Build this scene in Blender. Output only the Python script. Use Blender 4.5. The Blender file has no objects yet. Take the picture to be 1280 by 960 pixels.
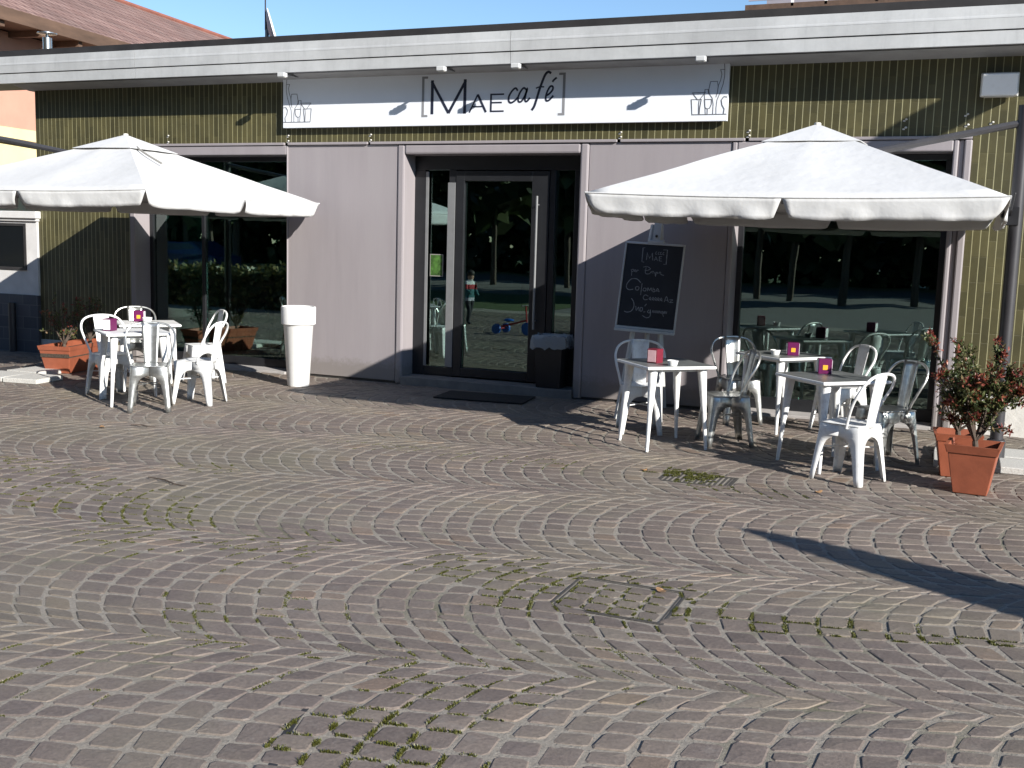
import bpy, bmesh, math, random
import numpy as np
from mathutils import Vector, Matrix, noise as mnoise
random.seed(7); rng = np.random.default_rng(7)
SC = bpy.context.scene
COL = SC.collection
PI = math.pi
R_ = math.radians

# ------------------------------------------------------------------ materials
MATS = {}
def nt(name):
    m = bpy.data.materials.new(name); m.use_nodes = True
    t = m.node_tree; b = t.nodes['Principled BSDF']; o = t.nodes['Material Output']
    MATS[name] = m
    return m, t, b, o
def N(t, kind, **kw):
    n = t.nodes.new(kind)
    for k, v in kw.items():
        if k.startswith('_'): setattr(n, k[1:], v)
        else: n.inputs[k.replace('_', ' ')].default_value = v
    return n
def ramp(t, src, stops):
    r = t.nodes.new('ShaderNodeValToRGB'); e = r.color_ramp.elements
    while len(e) > 1: e.remove(e[-1])
    e[0].position = stops[0][0]; e[0].color = (*stops[0][1], 1)
    for p, c in stops[1:]:
        x = e.new(p); x.color = (*c, 1)
    t.links.new(src, r.inputs['Fac']); return r
def coords(t, scale=(1, 1, 1), kind='Object'):
    c = t.nodes.new('ShaderNodeTexCoord'); m = t.nodes.new('ShaderNodeMapping')
    m.inputs['Scale'].default_value = scale
    t.links.new(c.outputs[kind], m.inputs['Vector']); return m.outputs['Vector']
def simple(name, col, rough=.6, metal=0., var=.12, scale=6., bump=.0, bscale=40., spec=.5, stretch=(1, 1, 1)):
    m, t, b, o = nt(name)
    v = coords(t, stretch)
    n = N(t, 'ShaderNodeTexNoise', Scale=scale, Detail=6., Roughness=.65); t.links.new(v, n.inputs['Vector'])
    lo = tuple(max(0, c * (1 - var)) for c in col); hi = tuple(min(1, c * (1 + var)) for c in col)
    r = ramp(t, n.outputs['Fac'], [(.3, lo), (.7, hi)])
    t.links.new(r.outputs['Color'], b.inputs['Base Color'])
    b.inputs['Roughness'].default_value = rough; b.inputs['Metallic'].default_value = metal
    b.inputs['Specular IOR Level'].default_value = spec
    if bump:
        n2 = N(t, 'ShaderNodeTexNoise', Scale=bscale, Detail=4.); t.links.new(v, n2.inputs['Vector'])
        bp = N(t, 'ShaderNodeBump', Strength=bump, Distance=.01)
        t.links.new(n2.outputs['Fac'], bp.inputs['Height']); t.links.new(bp.outputs['Normal'], b.inputs['Normal'])
    return m

def mat_stone():
    m, t, b, o = nt('porphyry')
    g = t.nodes.new('ShaderNodeNewGeometry')
    r = ramp(t, g.outputs['Random Per Island'], [(0, (.128, .104, .094)), (.25, (.162, .132, .117)), (.45, (.144, .118, .108)), (.6, (.178, .146, .127)), (.78, (.154, .126, .113)), (.93, (.186, .154, .131)), (.98, (.178, .132, .105)), (1, (.196, .166, .142))])
    v = coords(t)
    n = N(t, 'ShaderNodeTexNoise', Scale=55., Detail=8., Roughness=.7); t.links.new(v, n.inputs['Vector'])
    n1 = N(t, 'ShaderNodeTexNoise', Scale=1.1, Detail=4., Roughness=.6); t.links.new(v, n1.inputs['Vector'])
    r1 = ramp(t, n.outputs['Fac'], [(.28, (.70, .70, .70)), (.72, (1.28, 1.28, 1.28))])
    r2 = ramp(t, n1.outputs['Fac'], [(.3, (.86, .86, .84)), (.7, (1.16, 1.15, 1.12))])
    a = N(t, 'ShaderNodeMixRGB', _blend_type='MULTIPLY', Fac=1.); t.links.new(r.outputs['Color'], a.inputs[1]); t.links.new(r1.outputs['Color'], a.inputs[2])
    a2 = N(t, 'ShaderNodeMixRGB', _blend_type='MULTIPLY', Fac=1.); t.links.new(a.outputs[0], a2.inputs[1]); t.links.new(r2.outputs['Color'], a2.inputs[2])
    # pale dust patches and greenish film
    n3 = N(t, 'ShaderNodeTexNoise', Scale=7., Detail=6., Roughness=.7); t.links.new(v, n3.inputs['Vector'])
    r3 = ramp(t, n3.outputs['Fac'], [(.56, (0, 0, 0)), (.78, (.5, .5, .5))])
    a3 = N(t, 'ShaderNodeMixRGB', _blend_type='MIX'); t.links.new(r3.outputs['Color'], a3.inputs[0]); t.links.new(a2.outputs[0], a3.inputs[1]); a3.inputs[2].default_value = (.27, .25, .225, 1)
    n4 = N(t, 'ShaderNodeTexNoise', Scale=.55, Detail=5., Roughness=.6); t.links.new(v, n4.inputs['Vector'])
    r4 = ramp(t, n4.outputs['Fac'], [(.48, (0, 0, 0)), (.70, (.65, .65, .65))])
    a4 = N(t, 'ShaderNodeMixRGB', _blend_type='MIX'); t.links.new(r4.outputs['Color'], a4.inputs[0]); t.links.new(a3.outputs[0], a4.inputs[1]); a4.inputs[2].default_value = (.150, .140, .096, 1)
    t.links.new(a4.outputs[0], b.inputs['Base Color'])
    b.inputs['Roughness'].default_value = .62; b.inputs['Specular IOR Level'].default_value = .35
    bp = N(t, 'ShaderNodeBump', Strength=.55, Distance=.006); t.links.new(n.outputs['Fac'], bp.inputs['Height'])
    t.links.new(bp.outputs['Normal'], b.inputs['Normal'])
mat_stone()
def mat_joint():
    m, t, b, o = nt('joint_sand')
    v = coords(t)
    n = N(t, 'ShaderNodeTexNoise', Scale=60., Detail=6., Roughness=.7); t.links.new(v, n.inputs['Vector'])
    r = ramp(t, n.outputs['Fac'], [(.3, (.185, .162, .136)), (.7, (.30, .27, .228))])
    n2 = N(t, 'ShaderNodeTexNoise', Scale=.9, Detail=7., Roughness=.7); t.links.new(v, n2.inputs['Vector'])
    r2 = ramp(t, n2.outputs['Fac'], [(.52, (0, 0, 0)), (.66, (.85, .85, .85))])
    a = N(t, 'ShaderNodeMixRGB', _blend_type='MIX'); t.links.new(r2.outputs['Color'], a.inputs[0]); t.links.new(r.outputs['Color'], a.inputs[1]); a.inputs[2].default_value = (.105, .10, .06, 1)
    t.links.new(a.outputs[0], b.inputs['Base Color']); b.inputs['Roughness'].default_value = .9
    bp = N(t, 'ShaderNodeBump', Strength=.8, Distance=.008); t.links.new(n.outputs['Fac'], bp.inputs['Height']); t.links.new(bp.outputs['Normal'], b.inputs['Normal'])
mat_joint()
def mat_tile():
    # olive glazed strip tiles set vertically with pale joints (x across, z up)
    m, t, b, o = nt('olive_tile')
    c = t.nodes.new('ShaderNodeTexCoord'); s = t.nodes.new('ShaderNodeSeparateXYZ'); t.links.new(c.outputs['Object'], s.inputs[0])
    cb = t.nodes.new('ShaderNodeCombineXYZ'); t.links.new(s.outputs['Z'], cb.inputs[0]); t.links.new(s.outputs['X'], cb.inputs[1])
    br = N(t, 'ShaderNodeTexBrick', Scale=1., Mortar_Size=.0045, Mortar_Smooth=.2, Brick_Width=.25, Row_Height=.074, Bias=0.)
    br.offset = .37; br.offset_frequency = 3
    br.inputs['Color1'].default_value = (.054, .050, .024, 1); br.inputs['Color2'].default_value = (.084, .076, .036, 1); br.inputs['Mortar'].default_value = (.40, .37, .19, 1)
    t.links.new(cb.outputs[0], br.inputs['Vector'])
    # horizontal joints are thin: only the vertical joint lines stay pale
    fr = N(t, 'ShaderNodeMath', _operation='FRACT'); mu = N(t, 'ShaderNodeMath', _operation='DIVIDE'); mu.inputs[1].default_value = .074
    t.links.new(s.outputs['X'], mu.inputs[0]); t.links.new(mu.outputs[0], fr.inputs[0])
    # rows of the brick node run along x: pale joints where x falls between strips, dark ones elsewhere
    dk = N(t, 'ShaderNodeMixRGB', _blend_type='MIX'); t.links.new(br.outputs['Fac'], dk.inputs[0]); t.links.new(br.outputs['Color'], dk.inputs[1]); dk.inputs[2].default_value = (.062, .056, .022, 1)
    rj = ramp(t, fr.outputs[0], [(0, (1, 1, 1)), (.04, (1, 1, 1)), (.06, (0, 0, 0)), (.94, (0, 0, 0)), (.96, (1, 1, 1))])
    sel = N(t, 'ShaderNodeMixRGB', _blend_type='MIX'); t.links.new(rj.outputs[0], sel.inputs[0]); t.links.new(dk.outputs[0], sel.inputs[1]); sel.inputs[2].default_value = (.30, .285, .17, 1)
    n = N(t, 'ShaderNodeTexNoise', Scale=1.7, Detail=5., Roughness=.7); t.links.new(c.outputs['Object'], n.inputs['Vector'])
    r2 = ramp(t, n.outputs['Fac'], [(.3, (.75, .75, .78)), (.7, (1.25, 1.22, 1.1))])
    use = N(t, 'ShaderNodeMixRGB', _blend_type='MULTIPLY', Fac=1.); t.links.new(sel.outputs[0], use.inputs[1]); t.links.new(r2.outputs[0], use.inputs[2])
    t.links.new(use.outputs[0], b.inputs['Base Color']); b.inputs['Roughness'].default_value = .42
    n2 = N(t, 'ShaderNodeTexNoise', Scale=9., Detail=3.); t.links.new(c.outputs['Object'], n2.inputs['Vector'])
    ad = N(t, 'ShaderNodeMath', _operation='MULTIPLY_ADD'); t.links.new(br.outputs['Fac'], ad.inputs[0]); ad.inputs[1].default_value = -1.2; t.links.new(n2.outputs['Fac'], ad.inputs[2])
    bp = N(t, 'ShaderNodeBump', Strength=.4, Distance=.006); t.links.new(ad.outputs[0], bp.inputs['Height']); t.links.new(bp.outputs['Normal'], b.inputs['Normal'])
mat_tile()
def mat_glass(name, tint, k=1.5, lo=.04):
    m, t, b, o = nt(name); t.nodes.remove(b)
    f = N(t, 'ShaderNodeFresnel', IOR=1.52)
    vv_ = coords(t); nn_ = N(t, 'ShaderNodeTexNoise', Scale=1.1, Detail=2.); t.links.new(vv_, nn_.inputs['Vector']); bb_ = N(t, 'ShaderNodeBump', Strength=.05, Distance=.02); t.links.new(nn_.outputs['Fac'], bb_.inputs['Height'])
    g = N(t, 'ShaderNodeBsdfGlossy', Roughness=0.); t.links.new(bb_.outputs[0], g.inputs['Normal']); g.inputs['Color'].default_value = (.78, .96, .92, 1)
    tr = t.nodes.new('ShaderNodeBsdfTransparent'); tr.inputs['Color'].default_value = (*tint, 1)
    mm = N(t, 'ShaderNodeMath', _operation='MULTIPLY_ADD'); mm.inputs[1].default_value = k; mm.inputs[2].default_value = lo; mm.use_clamp = True
    t.links.new(f.outputs[0], mm.inputs[0])
    mx = t.nodes.new('ShaderNodeMixShader'); t.links.new(mm.outputs[0], mx.inputs[0]); t.links.new(tr.outputs[0], mx.inputs[1]); t.links.new(g.outputs[0], mx.inputs[2])
    t.links.new(mx.outputs[0], o.inputs['Surface'])
mat_glass('shop_glass', (.55, .72, .67), 2.3, .085)
def mat_canvas():
    m, t, b, o = nt('canvas'); t.nodes.remove(b)
    v = coords(t)
    n = N(t, 'ShaderNodeTexNoise', Scale=2.5, Detail=5., Roughness=.6); t.links.new(v, n.inputs['Vector'])
    r = ramp(t, n.outputs['Fac'], [(.3, (.66, .665, .665)), (.7, (.72, .725, .73))])
    d = t.nodes.new('ShaderNodeBsdfDiffuse'); tl = t.nodes.new('ShaderNodeBsdfTranslucent'); tl.inputs['Color'].default_value = (.5, .46, .40, 1)
    t.links.new(r.outputs[0], d.inputs['Color'])
    w = N(t, 'ShaderNodeTexNoise', Scale=9., Detail=3.); t.links.new(v, w.inputs['Vector'])
    bp = N(t, 'ShaderNodeBump', Strength=.3, Distance=.02); t.links.new(w.outputs['Fac'], bp.inputs['Height']); t.links.new(bp.outputs[0], d.inputs['Normal'])
    mx = N(t, 'ShaderNodeMixShader', Fac=.22); t.links.new(d.outputs[0], mx.inputs[1]); t.links.new(tl.outputs[0], mx.inputs[2]); t.links.new(mx.outputs[0], o.inputs['Surface'])
mat_canvas()
def mat_leaf(name, stops):
    m, t, b, o = nt(name)
    g = t.nodes.new('ShaderNodeNewGeometry'); r = ramp(t, g.outputs['Random Per Island'], stops)
    t.links.new(r.outputs[0], b.inputs['Base Color']); b.inputs['Roughness'].default_value = .45
    tl = t.nodes.new('ShaderNodeBsdfTranslucent'); t.links.new(r.outputs[0], tl.inputs['Color'])
    mx = N(t, 'ShaderNodeMixShader', Fac=.25); t.links.new(b.outputs[0], mx.inputs[1]); t.links.new(tl.outputs[0], mx.inputs[2]); t.links.new(mx.outputs[0], o.inputs['Surface'])
mat_leaf('leaf_green', [(0, (.04, .06, .018)), (.5, (.085, .105, .035)), (.85, (.13, .13, .055)), (1, (.20, .13, .07))])
mat_leaf('leaf_red', [(0, (.12, .022, .018)), (.5, (.20, .04, .028)), (1, (.27, .085, .045))])
mat_leaf('tree_leaf', [(0, (.02, .03, .01)), (.6, (.04, .06, .02)), (1, (.07, .085, .03))])
mat_leaf('hedge_leaf', [(0, (.04, .05, .015)), (.6, (.10, .10, .035)), (1, (.26, .2, .08))])
mat_leaf('moss', [(0, (.05, .055, .008)), (.5, (.085, .092, .014)), (1, (.13, .125, .03))])
def mat_roof():
    m, t, b, o = nt('roof_tiles')
    v = coords(t)
    br = N(t, 'ShaderNodeTexBrick', Scale=1., Mortar_Size=.03, Brick_Width=.24, Row_Height=.34, Mortar_Smooth=.4)
    br.inputs['Color1'].default_value = (.19, .115, .095, 1); br.inputs['Color2'].default_value = (.255, .17, .145, 1); br.inputs['Mortar'].default_value = (.11, .06, .05, 1)
    s = t.nodes.new('ShaderNodeSeparateXYZ'); cb = t.nodes.new('ShaderNodeCombineXYZ'); t.links.new(v, s.inputs[0]); t.links.new(s.outputs['Y'], cb.inputs[0]); t.links.new(s.outputs['X'], cb.inputs[1]); t.links.new(cb.outputs[0], br.inputs['Vector'])
    n = N(t, 'ShaderNodeTexNoise', Scale=.8, Detail=6.); t.links.new(v, n.inputs['Vector'])
    r = ramp(t, n.outputs['Fac'], [(.3, (.8, .8, .8)), (.7, (1.25, 1.2, 1.2))])
    mx = N(t, 'ShaderNodeMixRGB', _blend_type='MULTIPLY', Fac=1.); t.links.new(br.outputs[0], mx.inputs[1]); t.links.new(r.outputs[0], mx.inputs[2]); t.links.new(mx.outputs[0], b.inputs['Base Color'])
    b.inputs['Roughness'].default_value = .85
    bp = N(t, 'ShaderNodeBump', Strength=.6, Distance=.03); t.links.new(br.outputs['Fac'], bp.inputs['Height']); bp.invert = True; t.links.new(bp.outputs[0], b.inputs['Normal'])
mat_roof()
def mat_slate():
    m, t, b, o = nt('slate_block')
    c = t.nodes.new('ShaderNodeTexCoord'); s = t.nodes.new('ShaderNodeSeparateXYZ'); cb = t.nodes.new('ShaderNodeCombineXYZ'); t.links.new(c.outputs['Object'], s.inputs[0]); t.links.new(s.outputs['X'], cb.inputs[0]); t.links.new(s.outputs['Z'], cb.inputs[1])
    br = N(t, 'ShaderNodeTexBrick', Scale=1., Mortar_Size=.006, Brick_Width=.26, Row_Height=.17); br.inputs['Color1'].default_value = (.06, .062, .075, 1); br.inputs['Color2'].default_value = (.095, .095, .105, 1); br.inputs['Mortar'].default_value = (.13, .13, .135, 1)
    t.links.new(cb.outputs[0], br.inputs['Vector']); t.links.new(br.outputs[0], b.inputs['Base Color']); b.inputs['Roughness'].default_value = .7
mat_slate()
def mat_fascia():
    m, t, b, o = nt('fascia_metal')
    v = coords(t, (1, 1, .12))
    n = N(t, 'ShaderNodeTexNoise', Scale=9., Detail=8., Roughness=.75); t.links.new(v, n.inputs['Vector'])
    r = ramp(t, n.outputs['Fac'], [(.2, (.36, .37, .38)), (.45, (.45, .46, .465)), (.75, (.48, .49, .495))])
    v2 = coords(t); n2 = N(t, 'ShaderNodeTexNoise', Scale=1.3, Detail=6., Roughness=.7); t.links.new(v2, n2.inputs['Vector'])
    r2 = ramp(t, n2.outputs['Fac'], [(.35, (.82, .82, .82)), (.65, (1.05, 1.05, 1.05))])
    mx = N(t, 'ShaderNodeMixRGB', _blend_type='MULTIPLY', Fac=1.); t.links.new(r.outputs[0], mx.inputs[1]); t.links.new(r2.outputs[0], mx.inputs[2])
    t.links.new(mx.outputs[0], b.inputs['Base Color']); b.inputs['Roughness'].default_value = .5
mat_fascia()
def mat_panel():
    m, t, b, o = nt('mauve_panel')
    v = coords(t, (1, 1, .09)); n = N(t, 'ShaderNodeTexNoise', Scale=3.4, Detail=8., Roughness=.7); t.links.new(v, n.inputs['Vector'])
    r = ramp(t, n.outputs['Fac'], [(.25, (.248, .226, .237)), (.5, (.282, .256, .267)), (.8, (.305, .282, .290))])
    # splash dirt near the ground
    c = t.nodes.new('ShaderNodeTexCoord'); s = t.nodes.new('ShaderNodeSeparateXYZ'); t.links.new(c.outputs['Object'], s.inputs[0])
    n2 = N(t, 'ShaderNodeTexNoise', Scale=14., Detail=6., Roughness=.8); t.links.new(c.outputs['Object'], n2.inputs['Vector'])
    ad = N(t, 'ShaderNodeMath', _operation='MULTIPLY_ADD'); t.links.new(n2.outputs['Fac'], ad.inputs[0]); ad.inputs[1].default_value = -.35; t.links.new(s.outputs['Z'], ad.inputs[2])
    d = ramp(t, ad.outputs[0], [(-.02, (.7, .7, .7)), (.10, (0, 0, 0))])
    mx = N(t, 'ShaderNodeMixRGB', _blend_type='MIX'); t.links.new(d.outputs[0], mx.inputs[0]); t.links.new(r.outputs[0], mx.inputs[1]); mx.inputs[2].default_value = (.19, .17, .155, 1)
    t.links.new(mx.outputs[0], b.inputs['Base Color']); b.inputs['Roughness'].default_value = .48
    bp = N(t, 'ShaderNodeBump', Strength=.06, Distance=.05); t.links.new(n.outputs['Fac'], bp.inputs['Height']); t.links.new(bp.outputs[0], b.inputs['Normal'])
mat_panel()
def mat_paint(name, col, dirt=(.36, .33, .29), amt=.6, rough=.32):
    m, t, b, o = nt(name)
    v = coords(t); n = N(t, 'ShaderNodeTexNoise', Scale=16., Detail=8., Roughness=.75); t.links.new(v, n.inputs['Vector'])
    r = ramp(t, n.outputs['Fac'], [(.5, (0, 0, 0)), (.78, (amt, amt, amt))])
    mx = N(t, 'ShaderNodeMixRGB', _blend_type='MIX'); t.links.new(r.outputs[0], mx.inputs[0]); mx.inputs[1].default_value = (*col, 1); mx.inputs[2].default_value = (*dirt, 1)
    t.links.new(mx.outputs[0], b.inputs['Base Color']); rr = ramp(t, n.outputs['Fac'], [(.3, (rough,) * 3), (.8, (rough + .3,) * 3)]); t.links.new(rr.outputs[0], b.inputs['Roughness'])
mat_paint('white_enamel', (.78, .79, .79))
mat_paint('white_plastic', (.80, .80, .79), (.6, .58, .54), .35, .35)
simple('galvanised', (.46, .47, .46), .34, .85, .25, 22., .05, 30.)
simple('zinc_top', (.20, .215, .215), .36, .35, .2, 9., .03, 30.)
simple('dark_enamel', (.03, .034, .034), .4, .3, .2, 12.)
simple('granite_white', (.50, .49, .46), .75, 0, .3, 90., .3, 120.)
simple('anthracite', (.018, .019, .022), .38, .2, .15, 5.)
simple('grey_alu', (.22, .225, .23), .4, .3, .1, 5.)
simple('dark_flashing', (.028, .026, .026), .5, 0, .3, 3.)
simple('render_grey', (.36, .34, .33), .85, 0, .12, 4., .15, 60.)
simple('concrete_shaded', (.17, .16, .15), .85, 0, .2, 6., .2, 60.)  # doorstep concrete, its colour darkened for the shade it lies in
simple('soffit_paint', (.34, .335, .33), .85, 0, .13, 3., .1, 50.)
simple('white_render', (.62, .61, .60), .85, 0, .1, 4., .15, 60.)
simple('plinth_white', (.58, .56, .52), .8, 0, .16, 6., .2, 40.)
simple('sign_white', (.74, .77, .82), .3, 0, .025, 2.)
simple('ink_navy', (.016, .02, .04), .5, 0, .05, 4.)
simple('ink_grey', (.23, .235, .25), .5, 0, .05, 4.)
simple('ink_line', (.14, .145, .16), .5, 0, .05, 4.)
simple('lamp_white', (.50, .51, .51), .35, 0, .06, 10.)
simple('lamp_lens', (.62, .60, .55), .25, 0, .05, 10.)
simple('terracotta', (.27, .078, .040), .5, 0, .16, 7., .08, 60.)
simple('ridge_tile', (.23, .085, .06), .85, 0, .2, 4.)
simple('soil', (.05, .036, .026), .95, 0, .5, 60., .8, 90.)
simple('bark', (.075, .055, .042), .9, 0, .35, 40., .5, 60.)
simple('chalkboard', (.012, .013, .018), .55, 0, .4, 6.)
simple('chalk', (.23, .24, .26), .95, 0, .4, 60.)
simple('wood_white', (.46, .47, .47), .6, 0, .12, 8., .1, 60., stretch=(1, 1, .15))
simple('magenta', (.105, .007, .062), .35, 0, .08, 20.)
simple('orange', (.80, .36, .03), .4, 0, .05, 20.)
simple('paper_white', (.80, .79, .80), .7, 0, .04, 30.)
simple('paper_pink', (.72, .45, .47), .7, 0, .1, 30.)
simple('maroon', (.16, .014, .03), .4, 0, .1, 20.)
simple('post_dark', (.042, .040, .044), .42, .2, .12, 6.)
simple('arm_grey', (.06, .058, .062), .42, .2, .12, 6.)
simple('doormat', (.012, .012, .013), .95, 0, .4, 60., .8, 120.)
simple('bin_black', (.014, .014, .016), .4, 0, .2, 8.)
simple('iron', (.055, .05, .045), .8, .1, .35, 30., .4, 60.)
simple('house_pink', (.50, .27, .20), .9, 0, .06, 2., .1, 40.)
simple('house_yellow', (.72, .62, .34), .9, 0, .06, 2., .1, 40.)
simple('wood_dark', (.10, .06, .04), .7, 0, .3, 5., .2, 20., stretch=(1, .2, 1))
simple('steel_bright', (.55, .55, .54), .25, .95, .1, 12.)
simple('house_lilac', (.30, .29, .34), .7, 0, .08, 2.)
simple('interior_wall', (.24, .25, .24), .8, 0, .12, 2.)
simple('interior_floor', (.14, .125, .11), .35, 0, .2, 3.)
simple('sunlit_patch_teal', (.30, .62, .52), .6, 0, .05, 3.)
simple('counter_wood', (.10, .07, .05), .5, 0, .25, 4.)
simple('asphalt', (.05, .05, .052), .85, 0, .25, 30., .3, 80.)
simple('street_paving', (.15, .14, .132), .8, 0, .25, 6., .4, 30.)
simple('lawn', (.05, .075, .02), .95, 0, .4, 8., .8, 50.)
simple('car_blue', (.015, .03, .10), .25, .2, .05, 3.)
simple('car_glass', (.01, .012, .014), .08, 0, .05, 3.)
simple('tyre', (.012, .012, .012), .85, 0, .2, 10.)
simple('blue_plastic', (.02, .12, .45), .4, 0, .05, 3.)
simple('red_paint', (.42, .02, .02), .35, 0, .05, 3.)
simple('skin', (.45, .27, .20), .55, 0, .06, 10.)
simple('hair', (.02, .014, .01), .7, 0, .2, 30.)
simple('trousers', (.015, .016, .022), .8, 0, .2, 10.)
simple('poster_green', (.045, .11, .02), .5, 0, .9, 16.)
simple('rope', (.25, .24, .22), .8, 0, .1, 20.)
simple('dry_leaf', (.30, .17, .08), .8, 0, .3, 30.)
simple('parasol_cream', (.6, .58, .52), .8, 0, .08, 5.)
def mat_jacket():
    m, t, b, o = nt('striped_jacket')
    c = t.nodes.new('ShaderNodeTexCoord'); s = t.nodes.new('ShaderNodeSeparateXYZ'); t.links.new(c.outputs['Object'], s.inputs[0])
    r = ramp(t, s.outputs['Z'], [(0, (.015, .016, .022)), (.50, (.4, .4, .45)), (.56, (.03, .12, .13)), (.74, (.32, .02, .03)), (.84, (.6, .6, .6)), (.95, (.45, .27, .20))])
    r.color_ramp.interpolation = 'CONSTANT'
    t.links.new(r.outputs[0], b.inputs['Base Color']); b.inputs['Roughness'].default_value = .8
mat_jacket()
def mat_bag():
    m, t, b, o = nt('clear_bag')
    b.inputs['Base Color'].default_value = (.55, .57, .58, 1); b.inputs['Roughness'].default_value = .25; b.inputs['Alpha'].default_value = .42
    v = coords(t); n = N(t, 'ShaderNodeTexNoise', Scale=25., Detail=4.); t.links.new(v, n.inputs['Vector'])
    bp = N(t, 'ShaderNodeBump', Strength=.7, Distance=.02); t.links.new(n.outputs[0], bp.inputs['Height']); t.links.new(bp.outputs[0], b.inputs['Normal'])
mat_bag()

# ------------------------------------------------------------------ mesh helpers
class MB:
    def __init__(s): s.v = []; s.f = []; s.m = []; s.mi = 0
    def add(s, vs, fs):
        o = len(s.v); s.v += [tuple(p) for p in vs]; s.f += [tuple(i + o for i in f) for f in fs]; s.m += [s.mi] * len(fs)
    def box(s, x0, x1, y0, y1, z0, z1, rot=0, c=None):
        vs = [(x, y, z) for x in (x0, x1) for y in (y0, y1) for z in (z0, z1)]
        if rot:
            cx, cy = c or ((x0 + x1) / 2, (y0 + y1) / 2); ca, sa = math.cos(rot), math.sin(rot)
            vs = [(cx + (x - cx) * ca - (y - cy) * sa, cy + (x - cx) * sa + (y - cy) * ca, z) for x, y, z in vs]
        s.add(vs, [(0, 1, 3, 2), (4, 6, 7, 5), (0, 4, 5, 1), (2, 3, 7, 6), (0, 2, 6, 4), (1, 5, 7, 3)])
    def frustum(s, w0, d0, w1, d1, z0, z1, cx=0, cy=0, top=True, bot=True):
        vs = [(cx + a * w / 2, cy + b * d / 2, z) for (w, d, z) in ((w0, d0, z0), (w1, d1, z1)) for a, b in ((-1, -1), (1, -1), (1, 1), (-1, 1))]
        f = [(0, 1, 5, 4), (1, 2, 6, 5), (2, 3, 7, 6), (3, 0, 4, 7)]
        if bot: f.append((3, 2, 1, 0))
        if top: f.append((4, 5, 6, 7))
        s.add(vs, f)
    def tube(s, pts, r, n=8, caps=True, flat=1.):
        pts = [Vector(p) for p in pts]; k = len(pts)
        rs = r if isinstance(r, (list, tuple)) else [r] * k
        t0 = (pts[1] - pts[0]).normalized(); up = Vector((0, 0, 1)) if abs(t0.z) < .95 else Vector((1, 0, 0))
        a = t0.cross(up).normalized(); vs = []
        for i in range(k):
            t = (pts[min(i + 1, k - 1)] - pts[max(i - 1, 0)]).normalized()
            a = (a - t * a.dot(t)).normalized(); b = t.cross(a)
            for j in range(n):
                q = 2 * PI * j / n; vs.append(pts[i] + (a * math.cos(q) + b * math.sin(q) * flat) * rs[i])
        fs = [(i * n + j, i * n + (j + 1) % n, (i + 1) * n + (j + 1) % n, (i + 1) * n + j) for i in range(k - 1) for j in range(n)]
        if caps: fs += [tuple(range(n - 1, -1, -1)), tuple((k - 1) * n + j for j in range(n))]
        s.add(vs, fs)
    def lathe(s, prof, n=32, c=(0, 0), sq=0):
        vs = []
        for r, z in prof:
            for j in range(n):
                q = 2 * PI * j / n; x, y = math.cos(q), math.sin(q)
                if sq: e = 1 / max(abs(x), abs(y)); k = 1 + (e - 1) * sq; x *= k; y *= k
                vs.append((c[0] + r * x, c[1] + r * y, z))
        fs = [(i * n + j, i * n + (j + 1) % n, (i + 1) * n + (j + 1) % n, (i + 1) * n + j) for i in range(len(prof) - 1) for j in range(n)]
        fs += [tuple(range(n - 1, -1, -1)), tuple((len(prof) - 1) * n + j for j in range(n))]
        s.add(vs, fs)
    def ball(s, c, r, n=10, m=6, sc=(1, 1, 1)):
        vs = []; fs = []
        for i in range(m + 1):
            for j in range(n):
                a = PI * i / m; b = 2 * PI * j / n
                vs.append((c[0] + r * sc[0] * math.sin(a) * math.cos(b), c[1] + r * sc[1] * math.sin(a) * math.sin(b), c[2] + r * sc[2] * math.cos(a)))
        for i in range(m):
            for j in range(n): fs.append((i * n + j, (i + 1) * n + j, (i + 1) * n + (j + 1) % n, i * n + (j + 1) % n))
        s.add(vs, fs)
    def prism_x(s, prof, x0, x1):   # profile in (y,z) swept along x
        n = len(prof); vs = [(x0, y, z) for y, z in prof] + [(x1, y, z) for y, z in prof]
        fs = [(i, (i + 1) % n, n + (i + 1) % n, n + i) for i in range(n)] + [tuple(range(n - 1, -1, -1)), tuple(range(n, 2 * n))]
        s.add(vs, fs)
    def stroke(s, pts, w, frame, depth=.002):   # flat ribbon with thickness on a plane; frame maps (u,v,d)->xyz
        pts = [Vector((p[0], p[1])) for p in pts]; L = []; Rr = []
        for i, p in enumerate(pts):
            a = pts[max(i - 1, 0)]; b = pts[min(i + 1, len(pts) - 1)]; t = b - a
            if t.length < 1e-9: t = Vector((1, 0))
            t.normalize(); nrm = Vector((-t.y, t.x)); k = 1.
            if 0 < i < len(pts) - 1:
                c = (pts[i] - a).normalized().dot((b - pts[i]).normalized()); k = min(1.6, 1 / max(.45, math.sqrt(max(0, (1 + c) / 2))))
            ww = (w[i] if isinstance(w, list) else w) / 2 * k
            L.append(p + nrm * ww); Rr.append(p - nrm * ww)
        vs = [frame(q.x, q.y, d) for d in (0, depth) for q in L + Rr]; n = len(pts); k = 2 * n
        fs = []
        for i in range(n - 1):
            fs += [(k + i, k + i + 1, k + n + i + 1, k + n + i), (i, i + 1, k + i + 1, k + i), (n + i, k + n + i, k + n + i + 1, n + i + 1)]
        fs += [(0, k, k + n, n), (n - 1, n + n - 1, k + n + n - 1, k + n - 1)]
        s.add(vs, fs)
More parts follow.
